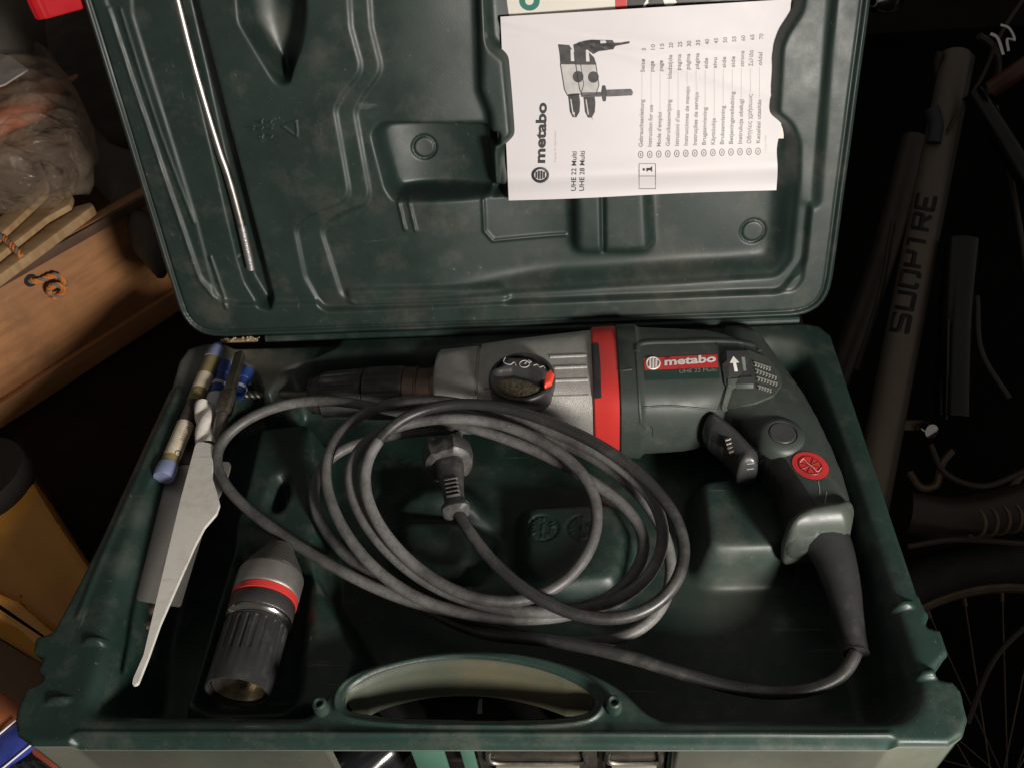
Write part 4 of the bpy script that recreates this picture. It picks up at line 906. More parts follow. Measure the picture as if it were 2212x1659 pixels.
def slab(f, n, m_, th):
    top = [f(i / n, j / m_, 0) for i in range(n + 1) for j in range(m_ + 1)]; bot = [f(i / n, j / m_, -th) for i in range(n + 1) for j in range(m_ + 1)]
    N_ = len(top); I = lambda i, j: i * (m_ + 1) + j
    Fc = [(I(i, j), I(i + 1, j), I(i + 1, j + 1), I(i, j + 1)) for i in range(n) for j in range(m_)]
    Fc += [tuple(k + N_ for k in f_[::-1]) for f_ in Fc]
    rim = [I(i, 0) for i in range(n + 1)] + [I(n, j) for j in range(1, m_ + 1)] + [I(i, m_) for i in range(n - 1, -1, -1)] + [I(0, j) for j in range(m_ - 1, 0, -1)]
    Fc += [(rim[k], rim[k] + N_, rim[(k + 1) % len(rim)] + N_, rim[(k + 1) % len(rim)]) for k in range(len(rim))]
    return top + bot, Fc
cover = mk('cover', *slab(man_pt, NM, NM, .0003), M_PAPER, man, angle=40)
mk('pages', *slab(lambda s, t, d: man_pt(.004 + s * .992, .006 + t * .99, -.0014 + d * 1.0), NM, 20, .0028), M_CREAM, man, angle=40)
mbv = bvh_of(cover); fm = on(mbv, .00025)
mz = lambda x, y: np.array([(1100 + x * .3617) / 1.0430, y * .3617 / 1.0430])
ink = MB(); inkg = MB(); inkl = MB()
UP = np.array([0.0, -1.0])
def vt(mb, s, x, y, y2, cap, bold=0.0, slant=-0.008):
    """vertical line of print reading upwards: baseline x, from y to y2 (enlargement units)"""
    o = mz(x, y); e = mz(x + (y2 - y) * slant * -1, y2); ex = e - o
    text_on(mb, fm, s, o, ex, np.array([-cap * .3468, 0.0]), np.linalg.norm(ex), bold)
vt(ink, 'metabo', 352, 1018, 642, 62, 0.035, .03)
emc = (325, 1092)
ink.add(*drape_line(mbv, [mz(emc[0] + 47 * math.cos(a), emc[1] + 43 * math.sin(a)) for a in np.linspace(0, 6.2832, 28)], .0010, .0, 5, 2))
for dx in (-24, -8, 8, 24): ink.add(*drape_line(mbv, [mz(emc[0] + dx, emc[1] - 30 + abs(dx) * .4), mz(emc[0] + dx, emc[1] + 30 - abs(dx) * .4)], .0008, .0, 5, 4, False))
vt(inkl, 'Made in Germany', 425, 1012, 812, 13)
vt(ink, 'UHE 22 Multi', 546, 1192, 946, 30, .006, .02); vt(ink, 'UHE 28 Multi', 597, 1192, 943, 30, .006, .02)
for pl in ([(940, 1022), (1042, 1022), (1042, 1178), (940, 1178), (940, 1022)], [(940, 1100), (1042, 1100)]):
    inkg.add(*drape_line(mbv, [mz(*p) for p in pl], .00028, .0, 4, 6, False))
patch_i = [[(985, 1048), (1016, 1048), (1016, 1038), (1022, 1038), (1022, 1074), (1016, 1074), (1016, 1064), (992, 1064), (992, 1072), (985, 1072)], [(962, 1050), (976, 1050), (976, 1066), (962, 1066)]]
LN_ = [('Gebrauchsanleitung', 'Seite', '5'), ('Instruction for use', 'page', '10'), ("Mode d'emploi", 'page', '15'), ('Gebruiksaanwijzing', 'bladzijde', '20'), ("Istruzioni d'uso", 'pagina', '25'), ('Instrucciones de manejo', 'página', '30'),
       ('Instruções de serviço', 'página', '35'), ('Brugsanvisning', 'side', '40'), ('Käyttöohje', 'sivu', '45'), ('Bruksanvisning', 'side', '50'), ('Betjeningsveiledning', 'side', '55'), ('Instrukcja obsługi', 'strona', '60'), ('Οδηγίες χρήσεως', 'Σελίδα', '65'), ('Kezelési utasítás', 'oldal', '70')]
ends = [622, 655, 700, 622, 688, 540, 575, 670, 738, 660, 572, 620, 588, 622]
for k, ((t1, t2, t3), en) in enumerate(zip(LN_, ends)):
    x = 962 + 56.2 * k; sl = 4.6 * k
    c = mz(x - 12, 966 - sl * .35)
    inkg.add(*drape_line(mbv, [c + np.array([5.0 * math.cos(a), 7 * math.sin(a)]) for a in np.linspace(0, 6.2832, 14)], .00030, .0, 4, 2))
    inkg.add(*drape_line(mbv, [c + np.array([0, -3]), c + np.array([0, 3])], .00035, .0, 4, 3, False))
    vt(inkg, t1, x, 918 - sl * .4, en, 25, 0.012, .03)
    ws_ = 452 - sl * .7 + (50 if t2 == 'bladzijde' else 0); wl = 16.5 * len(t2)
    vt(inkg, t2, x + 12, ws_, ws_ - wl, 25, 0.012, .03)
    vt(inkg, t3, x + 20, 318 - sl * 1.2, 318 - sl * 1.2 - 17 * len(t3), 25, 0.012, .03)
    y0 = en - 14
    while y0 > ws_ + 10:
        p = mz(x - 3, y0); q = fm(*p)
        if q is not None: inkl.add(*obox(q, np.eye(3), (.0002, .0002, .0002)))
        y0 -= 13
vt(inkl, '170 26 9430', 1735, 955, 845, 12)
# the two machines printed on the cover
def patch(mb, pts, off):
    poly = fillet(np.array([mz(*p) for p in pts]), 1.0, 3); lo = poly.min(0) - 2; hi = poly.max(0) + 2
    P_, Q_, _b = grid2d(lo[0], hi[0], lo[1], hi[1], 2.0, lambda x: sd_poly(x, poly)); V = [hit(mbv, x, y, off) for x, y in P_]
    if all(v is not None for v in V): mb.add(V, Q_)
pw = MB(); pd = MB(); pm = MB(); pl2 = MB()
for q_ in patch_i: patch(ink, q_, .0003)
def machine(dx, dy, k, lift):
    q = lambda pts: [(dx + x * k, dy + y * k) for x, y in pts]
    patch(pw, q([(545, 400), (670, 400), (690, 530), (672, 590), (590, 600), (570, 560)]), lift)
    patch(pd, q([(530, 280), (600, 285), (630, 330), (660, 360), (675, 405), (545, 405), (540, 340)]), lift + .00004)
    patch(pl2, q([(608, 312), (625, 312), (632, 385), (610, 385)]), lift + .00008)
    patch(pd, q([(592, 590), (660, 585), (668, 640), (664, 700), (645, 735), (622, 735), (604, 700), (598, 640)]), lift + .00006)
    pd.add(*drape_line(mbv, [mz(*p) for p in q([(545, 400), (570, 560), (590, 600), (672, 590), (690, 530), (670, 400)])], .00025, lift + .0001, 4, 5, False))
    patch(pl2, q([(606, 620), (612, 620), (628, 718), (620, 715)]), lift + .0001)
    P_ = [(655 + 34 * math.cos(a), 482 + 36 * math.sin(a)) for a in np.linspace(0, 6.28, 16, endpoint=False)]; patch(pd, q(P_), lift + .0001)
machine(-95, -2, 1.0, .00025)
patch(pd, [(530, 280), (580, 262), (640, 252), (775, 252), (785, 270), (830, 268), (880, 258), (882, 272), (790, 290), (780, 310), (690, 320), (655, 340), (600, 300)], .0003)
patch(pl2, [(695, 256), (730, 254), (738, 272), (700, 275)], .0004)
machine(0, 0, 1.0, .00032)
patch(pm, [(580, 578), (704, 576), (704, 604), (580, 606)], .0005)
patch(pd, [(712, 536), (730, 534), (740, 580), (732, 632), (716, 634), (704, 585)], .00055)
patch(pm, [(735, 562), (890, 556), (902, 575), (896, 596), (740, 604)], .00052)
patch(pl2, [(530, 700), (540, 700), (537, 742)], .0005); patch(pl2, [(646, 735), (656, 735), (652, 760)], .0005)
pic = pw.build('picture_light_grey', mat('light_grey_print', (.46, .45, .44), .6, var=.15, vscale=200), cover, smooth=False)
pd.build('picture_dark_grey', mat('dark_grey_print', (.05, .048, .05), .6, var=.4, vscale=250), cover, smooth=False)
pm.build('picture_grey', mat('mid_grey_print', (.10, .095, .1), .6, var=.3, vscale=250), cover, smooth=False)
pl2.build('picture_highlight', mat('pale_grey_print', (.60, .58, .57), .6, var=.1), cover, smooth=False)
ink.build('black_lettering', M_INK, cover, smooth=False); inkg.build('grey_lettering', M_INKG, cover, smooth=False); inkl.build('pale_lettering', M_INKL, cover, smooth=False)
mw = MB()
for pts in ([(560, 1222), (575, 1218), (582, 1232), (568, 1240)], [(1225, 1192), (1240, 1190), (1248, 1205), (1236, 1212)]): patch(mw, pts, .0003)
if mw.V: mw.build('torn_print', M_INK, cover, smooth=False)
mw = MB(); patch(mw, [(1300, 1190), (1338, 1186), (1330, 1206), (1305, 1208)], .0003)
if mw.V: mw.build('rust_stain', M_RUST, cover, smooth=False)

# catalogue behind
CC = [np.array(p, float) for p in ((1075, 300), (1700, 300), (1722, -70), (1058, -60))]
def cat_pt(s, t, dh=0.0):
    h = -0.0165 + dh + .001 * math.sin(3 * s); p = bil(CC, s, t); return lidw([plid(p[0], p[1], h)], [h])[0]
cat = thing('catalogue', 'cream catalogue with teal letter and dark photo peeking out behind the white booklet', 'catalogue', tuple(cat_pt(.5, 0)))
cc_ = mk('catalogue_cover', *slab(cat_pt, 24, 24, .0012), M_CREAM, cat, angle=40)
cbv = bvh_of(cc_)
th_ = np.linspace(0, 2 * math.pi, 33)
V = []; Fc = []
for k, a in enumerate(th_[:-1]):
    for r in (9.5, 22): V.append(hit(cbv, 1144 + r * math.cos(a), 3 + r * .95 * math.sin(a), .0003))
n_ = len(V); Fc = [(2 * k, 2 * k + 1, (2 * k + 3) % n_, (2 * k + 2) % n_) for k in range(32)]
mk('teal_letter', V, Fc, M_TEAL, cc_, smooth=False)
decal(cbv, np.array([(1328, -50), (1353, -50), (1354, 45), (1330, 45)], float), 6, .0003, 'red_strip', M_REDLBL, cc_)
decal(cbv, np.array([(1354, -50), (1700, -50), (1695, 40), (1355, 45)], float), 6, .0003, 'cover_photo', M_PICT, cc_)
mw = MB()
for pl in ([(1388, 15), (1398, -3), (1402, -1), (1393, 17)], [(1432, 0), (1455, -6), (1462, 6), (1448, 14), (1436, 12)], [(1395, 2), (1402, 6), (1396, 10)]):
    mw.add([hit(cbv, x, y, .0006) for x, y in pl], [tuple(range(len(pl)))])
mw.build('photo_highlight', M_WHITE, cc_, smooth=False)

# ==================================================================== AROUND THE CASE: left
def WR(px, py, d): return CAM + ray(px, py) * d          # a point at depth d along a line of sight
M_PLY = mat('brown_plywood', (0.36, 0.165, 0.062), 0.6, var=0.18, vscale=12, wave=(3.0, (0.29, 0.128, 0.048), (8, 8, 60)), dust=(0.10, 0.055, 0.03), dscale=30, dth=(.5, .8), bump=.15, bscale=500)
M_PLYD = mat('dark_plywood_edge', (0.085, 0.045, 0.024), 0.7, var=0.25, vscale=60)
M_PALE = mat('pale_wood', (0.40, 0.26, 0.13), 0.6, var=0.10, vscale=15, wave=(3.0, (0.32, 0.20, 0.095), (12, 60, 20)), bump=.15, bscale=500)
bdv = np.array([.591, .807, 0]); bnv = np.array([-.807, .591, 0]); zup = np.array([0, 0, 1.0])
A0 = np.array([-.455, .331, 0]) - bdv * .12; BL = .50; BZ0, BZ1 = TZ, 0.020; bh = (BZ1 - BZ0) / 2; bzc = (BZ0 + BZ1) / 2
wb = thing('wooden_box', 'brown plywood box with rope handle standing left of the case', 'wooden box', tuple(A0 + bdv * BL / 2 + zup * TZ))
fp = mk('front_panel', *obox(A0 + bdv * BL / 2 + bnv * .006 + zup * bzc, (bdv, bnv, zup), (BL / 2, .006, bh), .0012), M_PLY, wb)
mk('back_panel', *obox(A0 + bdv * BL / 2 + bnv * .294 + zup * bzc, (bdv, bnv, zup), (BL / 2, .006, bh), .0012), M_PLY, wb)
for s_ in (0.006, BL - .006): mk('side_panel', *obox(A0 + bdv * s_ + bnv * .15 + zup * (bzc - .003), (bdv, bnv, zup), (.006, .1375, bh - .003), .0012), M_PLY, wb)
mk('bottom_rail', *obox(A0 + bdv * BL / 2 - bnv * .004 + zup * (BZ0 + .012), (bdv, bnv, zup), (BL / 2, .0035, .011), .001), M_PLY, wb)
mk('top_strip', *obox(A0 + bdv * BL / 2 - bnv * .0022 + zup * (BZ1 - .005), (bdv, bnv, zup), (BL / 2, .0018, .0045), .0006), M_PLYD, wb)
mk('box_floor', *obox(A0 + bdv * BL / 2 + bnv * .15 + zup * (BZ0 + .006), (bdv, bnv, zup), (BL / 2 - .012, .137, .005)), M_PLYD, wb)
fbv = bvh_of(fp)
M_ORG = mat('orange_rope', (0.62, 0.20, 0.035), 0.7, var=0.3, vscale=900, bump=.5, bscale=2000); M_GRYR = mat('grey_rope', (0.17, 0.17, 0.14), 0.7, var=0.3, vscale=900, bump=.5, bscale=2000)
def rope(path, r, name, parent, twist=260):
    P_ = spline(path, 16); T = np.gradient(P_, axis=0); T /= np.linalg.norm(T, axis=1)[:, None]
    L_ = np.concatenate([[0], np.cumsum(np.linalg.norm(np.diff(P_, axis=0), axis=1))]); u = np.cross(T, [.3, .2, 1]); u /= np.linalg.norm(u, axis=1)[:, None]; v = np.cross(T, u)
    for k in range(3):
        a = L_ * twist * 2 + k * 2.094; mk(name, *tube(P_ + r * .62 * (np.cos(a)[:, None] * u + np.sin(a)[:, None] * v), r * .62, 7), M_ORG if k < 2 else M_GRYR, parent)
h0 = hit(fbv, 66, 606, .002); kn0 = hit(fbv, 108, 612, .006)
c = lambda x, y, o_: hit(fbv, x, y, o_)
rope(np.array([c(64, 607, -.004), c(70, 605, .004), c(84, 600, .006), c(96, 592, .008), c(108, 588, .010), c(122, 597, .010), c(128, 612, .010), (c(120, 628, .006)), c(104, 632, .006), c(92, 618, .010), c(96, 604, .016), c(110, 606, .016), c(118, 618, .014), c(112, 632, .010), c(102, 636, .008)]), .0022, 'rope_handle', wb)
mk('rope_hole', *lathe([(0, .0001), (.0004, .0055), (.0002, .0058)], h0 - bnv * -.0015, -bnv, 20), M_BLACK, wb)

zs_ = .030
def slat(pts, z, th, lab):
    V, Fc = prism(pzs(fillet(np.array(pts, float), 10, 4), z), z - th, z, .0010)
    return tag(mk('pale_wood_piece', V, Fc, M_PALE, None, angle=30), lab, 'wooden slat', 'pale wooden slats on the plywood box')
slat([(-90, 545), (50, 425), (88, 388), (102, 388), (100, 415), (60, 452), (-90, 590)], .046, .006, 'pale wooden slat with a blunt end, farthest back of the slats on the brown box')
slat([(-90, 590), (60, 452), (105, 422), (142, 410), (157, 420), (150, 442), (100, 470), (-90, 620)], .039, .006, 'pale wooden slat with a rounded end, middle of the slats on the brown box')
slat([(-90, 630), (100, 472), (155, 448), (196, 437), (203, 444), (90, 528), (-90, 660)], .032, .009, 'pale wooden slat with a long pointed end, nearest of the slats on the brown box')
rp_ = thing('rope_end', 'short piece of orange and grey rope lying across the pale slats', 'rope', tuple(pz(30, 530, .034)))
rope(np.array([pz(-20, 500, .046), pz(8, 515, .044), pz(30, 535, .042), pz(48, 555, .038)]), .0022, 'strand', rp_)

M_BAG = bpy.data.materials.new('clear_plastic_film'); M_BAG.use_nodes = True
nt = M_BAG.node_tree; b_ = nt.nodes['Principled BSDF']; b_.inputs['Base Color'].default_value = (.36, .275, .20, 1); b_.inputs['Roughness'].default_value = .10; b_.inputs['Alpha'].default_value = .22; b_.inputs['Specular IOR Level'].default_value = .8
tcn = nt.nodes.new('ShaderNodeTexCoord'); nn = nt.nodes.new('ShaderNodeTexNoise'); nn.inputs['Scale'].default_value = 42; nn.inputs['Detail'].default_value = 5; nn.inputs['Distortion'].default_value = 1.2
bp_ = nt.nodes.new('ShaderNodeBump'); bp_.inputs['Strength'].default_value = .9; bp_.inputs['Distance'].default_value = .010
nt.links.new(tcn.outputs['Object'], nn.inputs['Vector']); nt.links.new(nn.outputs['Fac'], bp_.inputs['Height']); nt.links.new(bp_.outputs[0], b_.inputs['Normal'])
def lump(pts, z, t, wd, step, amp, sc, seed, fl=8):
    P_ = fillet(pzs(pts, z), .012, 6); V, Fc = inflate(P_, z, t, wd, step)
    V = np.array(V); r = np.random.default_rng(seed); 
    for k in range(7):
        d_ = r.normal(size=3); d_ /= np.linalg.norm(d_); f_ = sc * r.uniform(.6, 2.2); V[:, 2] += amp / (1 + k * .4) * (np.abs(np.sin(V @ d_ * f_ + r.uniform(0, 6))) - .5) * (np.abs(V[:, 2] - z) > 1e-6)
    return V, Fc
bagz = .085
tag(mk('plastic_bag', *lump([(-60, 120), (40, 108), (120, 140), (168, 200), (205, 280), (200, 345), (135, 402), (30, 425), (-60, 425)], bagz, .034, .05, .0035, .010, 75, 3), M_BAG, angle=0), 'crumpled clear plastic bag lying on the brown box at the left edge', 'plastic bag')
tag(mk('orange_pouch', *lump([(-80, 215), (20, 190), (90, 165), (140, 190), (120, 230), (40, 270), (-80, 320)], .078, .013, .02, .004, .003, 60, 5), mat('orange_paper', (.42, .13, .06), .5, var=.25, vscale=40), angle=0), 'orange red pouch showing through the clear plastic bag', 'pouch')
tag(mk('white_note', *prism(pzs([(-60, 105), (20, 120), (60, 150), (10, 182), (-60, 205)], .128), .1265, .128), mat('grey_white_paper', (.42, .38, .34), .6), None), 'small greyish white sheet on top of the plastic bag', 'paper')
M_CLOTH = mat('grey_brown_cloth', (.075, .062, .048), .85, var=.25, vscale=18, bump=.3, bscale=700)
tag(mk('grey_sack', *lump([(170, 250), (235, 250), (300, 330), (345, 460), (372, 560), (340, 600), (285, 540), (240, 440), (160, 350)], -.02, .035, .05, .006, .008, 30, 8), M_CLOTH, angle=0), 'grey brown cloth sack squeezed between the brown box and the raised lid', 'sack')
tag(mk('cloth_bundle', *lump([(-90, -90), (60, -90), (95, -20), (90, 60), (55, 110), (-10, 130), (-90, 130)], .125, .04, .05, .006, .008, 34, 9), M_CLOTH, angle=0), 'grey brown cloth bundle in the far upper left corner', 'cloth')
tag(mk('shadow_fill', *lump([(80, 20), (200, 10), (260, 150), (300, 320), (240, 330), (160, 250), (90, 130)], .0, .02, .05, .006, .006, 30, 12), mat('shadow_brown', (.030, .021, .013), .9, var=.3, vscale=30), angle=0), 'dark brown fill standing in for the shadow behind the plastic bag', 'shadow fill')  # added dark lump that stands in for shadow
V, Fc = prism(pzs(fillet(np.array([(52, -50), (62, 18), (76, 37), (100, 33), (212, 2), (226, -60), (60, -60)], float), 8, 4), .235), .232, .40, .002)
tag(mk('red_plastic_tray', V, Fc, mat('red_glossy_plastic', (.46, .012, .018), .35, var=.08), None), 'bright red plastic tray corner hanging at the top left beside the lid', 'tray')

# lower left
yc = thing('yellow_canister', 'yellow canister with round black cap, half hidden left of the case', 'canister', tuple(pz(80, 1200, TZ)))
M_YEL = mat('amber_plastic', (.52, .235, .035), .42, var=.12, vscale=15)
mk('body', *prism(pzs(fillet(np.array([(-120, 1010), (40, 985), (62, 1020), (130, 1130), (205, 1235), (170, 1330), (128, 1390), (30, 1300), (-120, 1230)], float), 14, 4), -.045), TZ, -.045, .006), M_YEL, yc, angle=40)
mk('lower_body', *prism(pzs(fillet(np.array([(-120, 1225), (40, 1296), (128, 1372), (140, 1396), (112, 1424), (40, 1360), (-120, 1270)], float), 6, 4), -.020), TZ, -.020, .003), M_YEL, yc, angle=40)
cz = pz(-62, 1022, -.028)
mk('cap', *lathe([(-.020, .036), (-.001, .036), (0, .035), (.0003, .030), (.0003, .0005)], cz, (0, 0, 1), 40), mat('dark_cap', (.011, .009, .008), .7, spec=.15), yc, angle=40)
V, Fc = tube(np.array([pz(-60, 1245, -.052), pz(108, 1424, -.056)]), .0035, 10)
tag(mk('batten', V, Fc, mat('grey_brown_batten', (.16, .115, .095), .6, var=.2), None), 'thin grey brown batten lying along the yellow canister', 'batten')
V, Fc = prism(pzs(fillet(np.array([(-120, 1300), (60, 1400), (112, 1440), (100, 1500), (86, 1580), (30, 1510), (-120, 1410)], float), 4, 3), -.068), TZ, -.068, .002)
tag(mk('cardboard_piece', V, Fc, mat('brown_cardboard', (.13, .078, .042), .8, var=.15, vscale=30), None), 'brown cardboard piece by the front left corner of the case', 'cardboard')
V, Fc = prism(pzs(np.array([(-120, 1520), (20, 1478), (45, 1500), (45, 1562), (-120, 1660)], float), -.074), -.078, -.074, .0008)
tag(mk('orange_packet', V, Fc, mat('orange_card', (.40, .125, .045), .55, var=.1), None), 'flat orange packet at the left edge above the blue packet', 'packet')
bp2 = thing('blue_packet', 'blue packet with white edge stripes at the lower left corner', 'packet', tuple(pz(20, 1590, -.074)))
mk('sleeve', *prism(pzs(np.array([(-120, 1690), (-120, 1665), (42, 1556), (88, 1592), (78, 1602), (-120, 1740)], float), -.072), -.078, -.072, .0008), mat('blue_print', (.035, .055, .30), .4, var=.35, vscale=120), bp2)
for q, (p0, p1) in enumerate((((-60, 1634), (34, 1555)), ((-60, 1712), (82, 1596)))):
    mk('white_stripe', *tube(np.array([pz(*p0, -.0718), pz(*p1, -.0718)]), .0006, 6), M_WHITE, bp2)
V, Fc = prism(pzs(np.array([(60, 1600), (100, 1606), (200, 1645), (170, 1680), (120, 1664), (70, 1628)], float), -.076), -.080, -.076, .0008)
tag(mk('red_packet', V, Fc, mat('brick_red_card', (.34, .07, .03), .5, var=.2, vscale=60), None), 'brick red packet under the front left corner of the case', 'packet')
cm = thing('black_comb', 'black ribbed plastic comb piece at the lower left corner', 'comb', tuple(pz(60, 1670, -.085)))
for k in range(7):
    mk('tooth', *tube(np.array([pz(5 + 22 * k, 1655 - 3 * k, -.078), pz(60 + 22 * k, 1700 - 3 * k, -.078)]), .0016, 8), M_BLACK, cm)
mk('spine', *tube(np.array([pz(-20, 1662, -.080), pz(150, 1636, -.080)]), .002, 8), M_BLACK, cm)

# ---- front: things seen below the handle bar
M_TEALP = mat('pale_green_plastic', (.060, .135, .100), .4, var=.1)
for k, (x0, x1) in enumerate(((640, 716), (896, 965), (1000, 1028), (1443, 1482))):
    a = pz(x0, 1655, -.034); b = pz(x1, 1655, -.034)
    mk('latch_bracket', *obox(((a[0] + b[0]) / 2, a[1] + .003, -.050), np.eye(3), ((b[0] - a[0]) / 2, .0015, .036), .0008), M_TEALP, base)
for k, (x0, x1, pal) in enumerate(((1030, 1290, 0), (1300, 1440, 1))):
    a = pz(x0, 1640, -.030); b = pz(x1, 1640, -.030); cx_ = (a[0] + b[0]) / 2; hw_ = (b[0] - a[0]) / 2
    lt = mk('latch', *obox((cx_, a[1] + .004, -.050), np.eye(3), (hw_, .0015, .030), .0010), M_DKSTEEL, base)
    mk('latch_bail', *tube(spline(np.array([(cx_ - hw_ * .8, a[1] + .001, -.024), (cx_ - hw_ * .78, a[1] + .001, -.036), (cx_, a[1] + .001, -.038), (cx_ + hw_ * .78, a[1] + .001, -.036), (cx_ + hw_ * .8, a[1] + .001, -.024)]), 8), .0013, 8), M_STEEL, lt)
    mk('latch_plate', *obox((cx_, a[1] - .0005, -.046), np.eye(3), (hw_ * .7, .0012, .009), .0006), mat('dusty_metal_plate', (.30, .28, .20), .45, metal=.4, var=.2), lt)
a = pz(720, 1720, -.075); b = pz(850, 1590, -.075)
gt = thing('black_tool', 'glossy black round tool handle lying below the front of the case', 'tool handle', tuple((a + b) / 2 - [0, 0, .03]))
mk('handle_tube', *tube(spline(np.array([a - [0.0, .02, 0], a, (a + b) / 2 + [0, .002, 0], b]), 8), .019, 28), mat('glossy_black', (.01, .01, .011), .12, var=.1, coat=.5), gt)
mk('handle_ring', *tube(spline(np.array([(a + b) / 2 - [.012, 0.012, 0], (a + b) / 2 - [.011, 0.011, 0]]), 3), .0196, 28), M_DKSTEEL, gt)
bx = thing('black_storage_box', 'black plastic box with a small white mark seen through the handle opening', 'storage box', tuple(pz(1000, 1510, TZ)))
xl, xr = pz(800, 1510, -.085)[0], pz(1290, 1510, -.085)[0]; yy = pz(1040, 1515, -.085)[1]
mk('box_lid', *obox(((xl + xr) / 2, yy, -.094), np.eye(3), ((xr - xl) / 2, .030, .009), .002), mat('dark_grey_lid', (.030, .030, .031), .45, var=.2), bx)
for x in (938, 1232):
    a = pz(x, 1510, -.085); mk('lid_groove', *obox((a[0], yy, -.0846), np.eye(3), (.0022, .028, .0006)), M_BLACK, bx)
mk('white_mark', *prism(pzs([(1031, 1540), (1034, 1510), (1042, 1508), (1041, 1540)], -.0844), -.0850, -.0843), M_WHITE, bx, smooth=False)

# ==================================================================== AROUND THE CASE: bicycle on the right
bk = thing('bicycle', 'dark bicycle with beige lettered frame tube standing right of the case', 'bicycle', (0.55, 0.45, -0.79))
M_BEIGE = mat('beige_frame_paint', (.125, .098, .070), .45, var=.12, vscale=20)
M_BROWNF = mat('brown_frame_paint', (.048, .033, .023), .5, var=.2, vscale=20)
M_BKBLK = mat('glossy_black_paint', (.008, .008, .009), .22, var=.2)
M_TYRE = mat('tyre_rubber', (.018, .015, .013), .75, var=.3)
M_RIM = mat('brown_rim', (.14, .095, .062), .45, metal=.4, var=.2)
M_CHROME = mat('chrome', (.75, .73, .7), .12, metal=1.0, var=.05)
t0 = WR(2066, 120, 1.02); t1 = WR(1971, 600, .98); t2 = WR(1866, 1130, .90)
dt = mk('down_tube', *tube(spline(np.array([t0, t1, t2]), 12), .0165, 28), M_BEIGE, bk)
mk('tube_shade', *tube(spline(np.array([t0 + RC[0] * .013 + RC[2] * .008, t1 + RC[0] * .013 + RC[2] * .008, t2 + RC[0] * .014 + RC[2] * .008]), 12), .012, 20), M_BROWNF, bk)  # brown strip added as the shaded side of the beige tube
dbv = bvh_of(dt)
ng = 0.16
GL = {'S': [[(1, .85), (1, 1), (0, 1), (0, .55), (1, .45), (1, 0), (0, 0), (0, .15)]], 'U': [[(0, 1), (0, 0), (1, 0), (1, 1)]], 'C': [[(1, .8), (1, 1), (0, 1), (0, 0), (1, 0), (1, .2)]], 'R': [[(0, 0), (0, 1), (1, 1), (1, .5), (0, .5)], [(.5, .5), (1, 0)]], 'O': [[(.3, 0), (0, 0), (0, 1), (1, 1), (1, 0), (.7, 0)]], 'T': [[(.5, 0), (.5, 1)], [(0, 1), (.6, 1)]], 'H': [[(0, 0), (0, 1)], [(0, .5), (1, .5), (1, 1)]], 'E': [[(1, 1), (0, 1), (0, 0), (1, 0)], [(0, .5), (.8, .5)]]}
def axis_at(y):   # left edge of the lettering along the tube
    return 1925 + (691 - y) * .209
y = 712.0
for ch_, hgt in zip('SUOHTRE', (44, 42, 40, 36, 34, 38, 38)):
    g = []
    for st_ in GL[ch_]:
        pts = []
        for (gx, gy) in st_:
            yy_ = y - gx * hgt * .78; pts.append((axis_at(yy_) + 3 + (1 - gy) * 36, yy_ + (1 - gy) * 7))
        V, Fc = drape_line(dbv, pts, .0034, -.0020, 6, 8, False); g.append((V, Fc))
    mw = MB(); [mw.add(*q) for q in g]; o = mw.build('frame_letter', mat('dark_decal', (.010, .009, .008), .6), dt); o['kind'] = 'stuff'
    y -= hgt + 5
mk('seat_tube', *tube(spline(np.array([WR(1975, 300, 1.15), WR(1905, 560, 1.12), WR(1790, 860, 1.08)]), 10), .016, 20), M_BROWNF, bk)
fk = mk('fork', *tube(spline(np.array([WR(2078, 520, .98), WR(2062, 700, .97), WR(2058, 900, .96)]), 10), .018, 24), M_BKBLK, bk)
mk('fork_glint', *tube(np.array([WR(2047, 690, .95), WR(2043, 905, .95)]), .0022, 10), M_BKBLK, fk)  # thin glossy strip added to stand for the fork's highlight
mk('crossbar', *tube(spline(np.array([WR(1960, 1105, .98), WR(2060, 1120, .97), WR(2240, 1085, .96)]), 10), .024, 24), M_BROWNF, bk)
for k in range(5):
    c_ = WR(2104 + 26 * k, 1128 - 4 * k, .93); mk('spring_coil', *tube(spline(np.array([c_ + RC[0] * .007 * math.sin(a) * .8 + RC[1] * .016 * math.cos(a) + RC[2] * -.012 * math.sin(a) for a in np.linspace(-.4, 2.6, 8)]), 4), .0022, 8), M_RIM, bk)
wc = WR(2165, 1725, .99); Rw = 462 / F * .99
wx, wy_ = RC[0], RC[1]; wn = RC[2]
wx = wx * math.cos(.10) + wn * math.sin(.10)
circ = lambda r, n=72, off=0.0: np.array([wc + wn * off + r * (math.cos(a) * wx + math.sin(a) * wy_) for a in np.linspace(0, 2 * math.pi, n + 1)])
wheel = mk('wheel', *tube(circ(Rw + .026), .024, 16, False), M_TYRE, bk)
mk('rim', *tube(circ(Rw), .0085, 10, False), M_RIM, wheel)
mk('rim_edge', *tube(circ(Rw + .011, 72, -.009), .0022, 8, False), M_RIM, wheel)
mk('hub', *tube(np.array([wc - wn * .03, wc + wn * .03]), .02, 16), M_CHROME, wheel)
for k in range(32):
    a = 2 * math.pi * k / 32; mk('spoke', *tube(np.array([wc + .02 * (math.cos(a + 1.2 * (-1) ** k) * wx + math.sin(a + 1.2 * (-1) ** k) * wy_) + wn * .02 * (-1) ** k, wc + (Rw - .006) * (math.cos(a) * wx + math.sin(a) * wy_)]), .0009, 6), M_RIM, wheel)
    mk('nipple', *tube(np.array([wc + (Rw - .018) * (math.cos(a) * wx + math.sin(a) * wy_), wc + (Rw - .004) * (math.cos(a) * wx + math.sin(a) * wy_)]), .0022, 6), M_RIM, wheel)
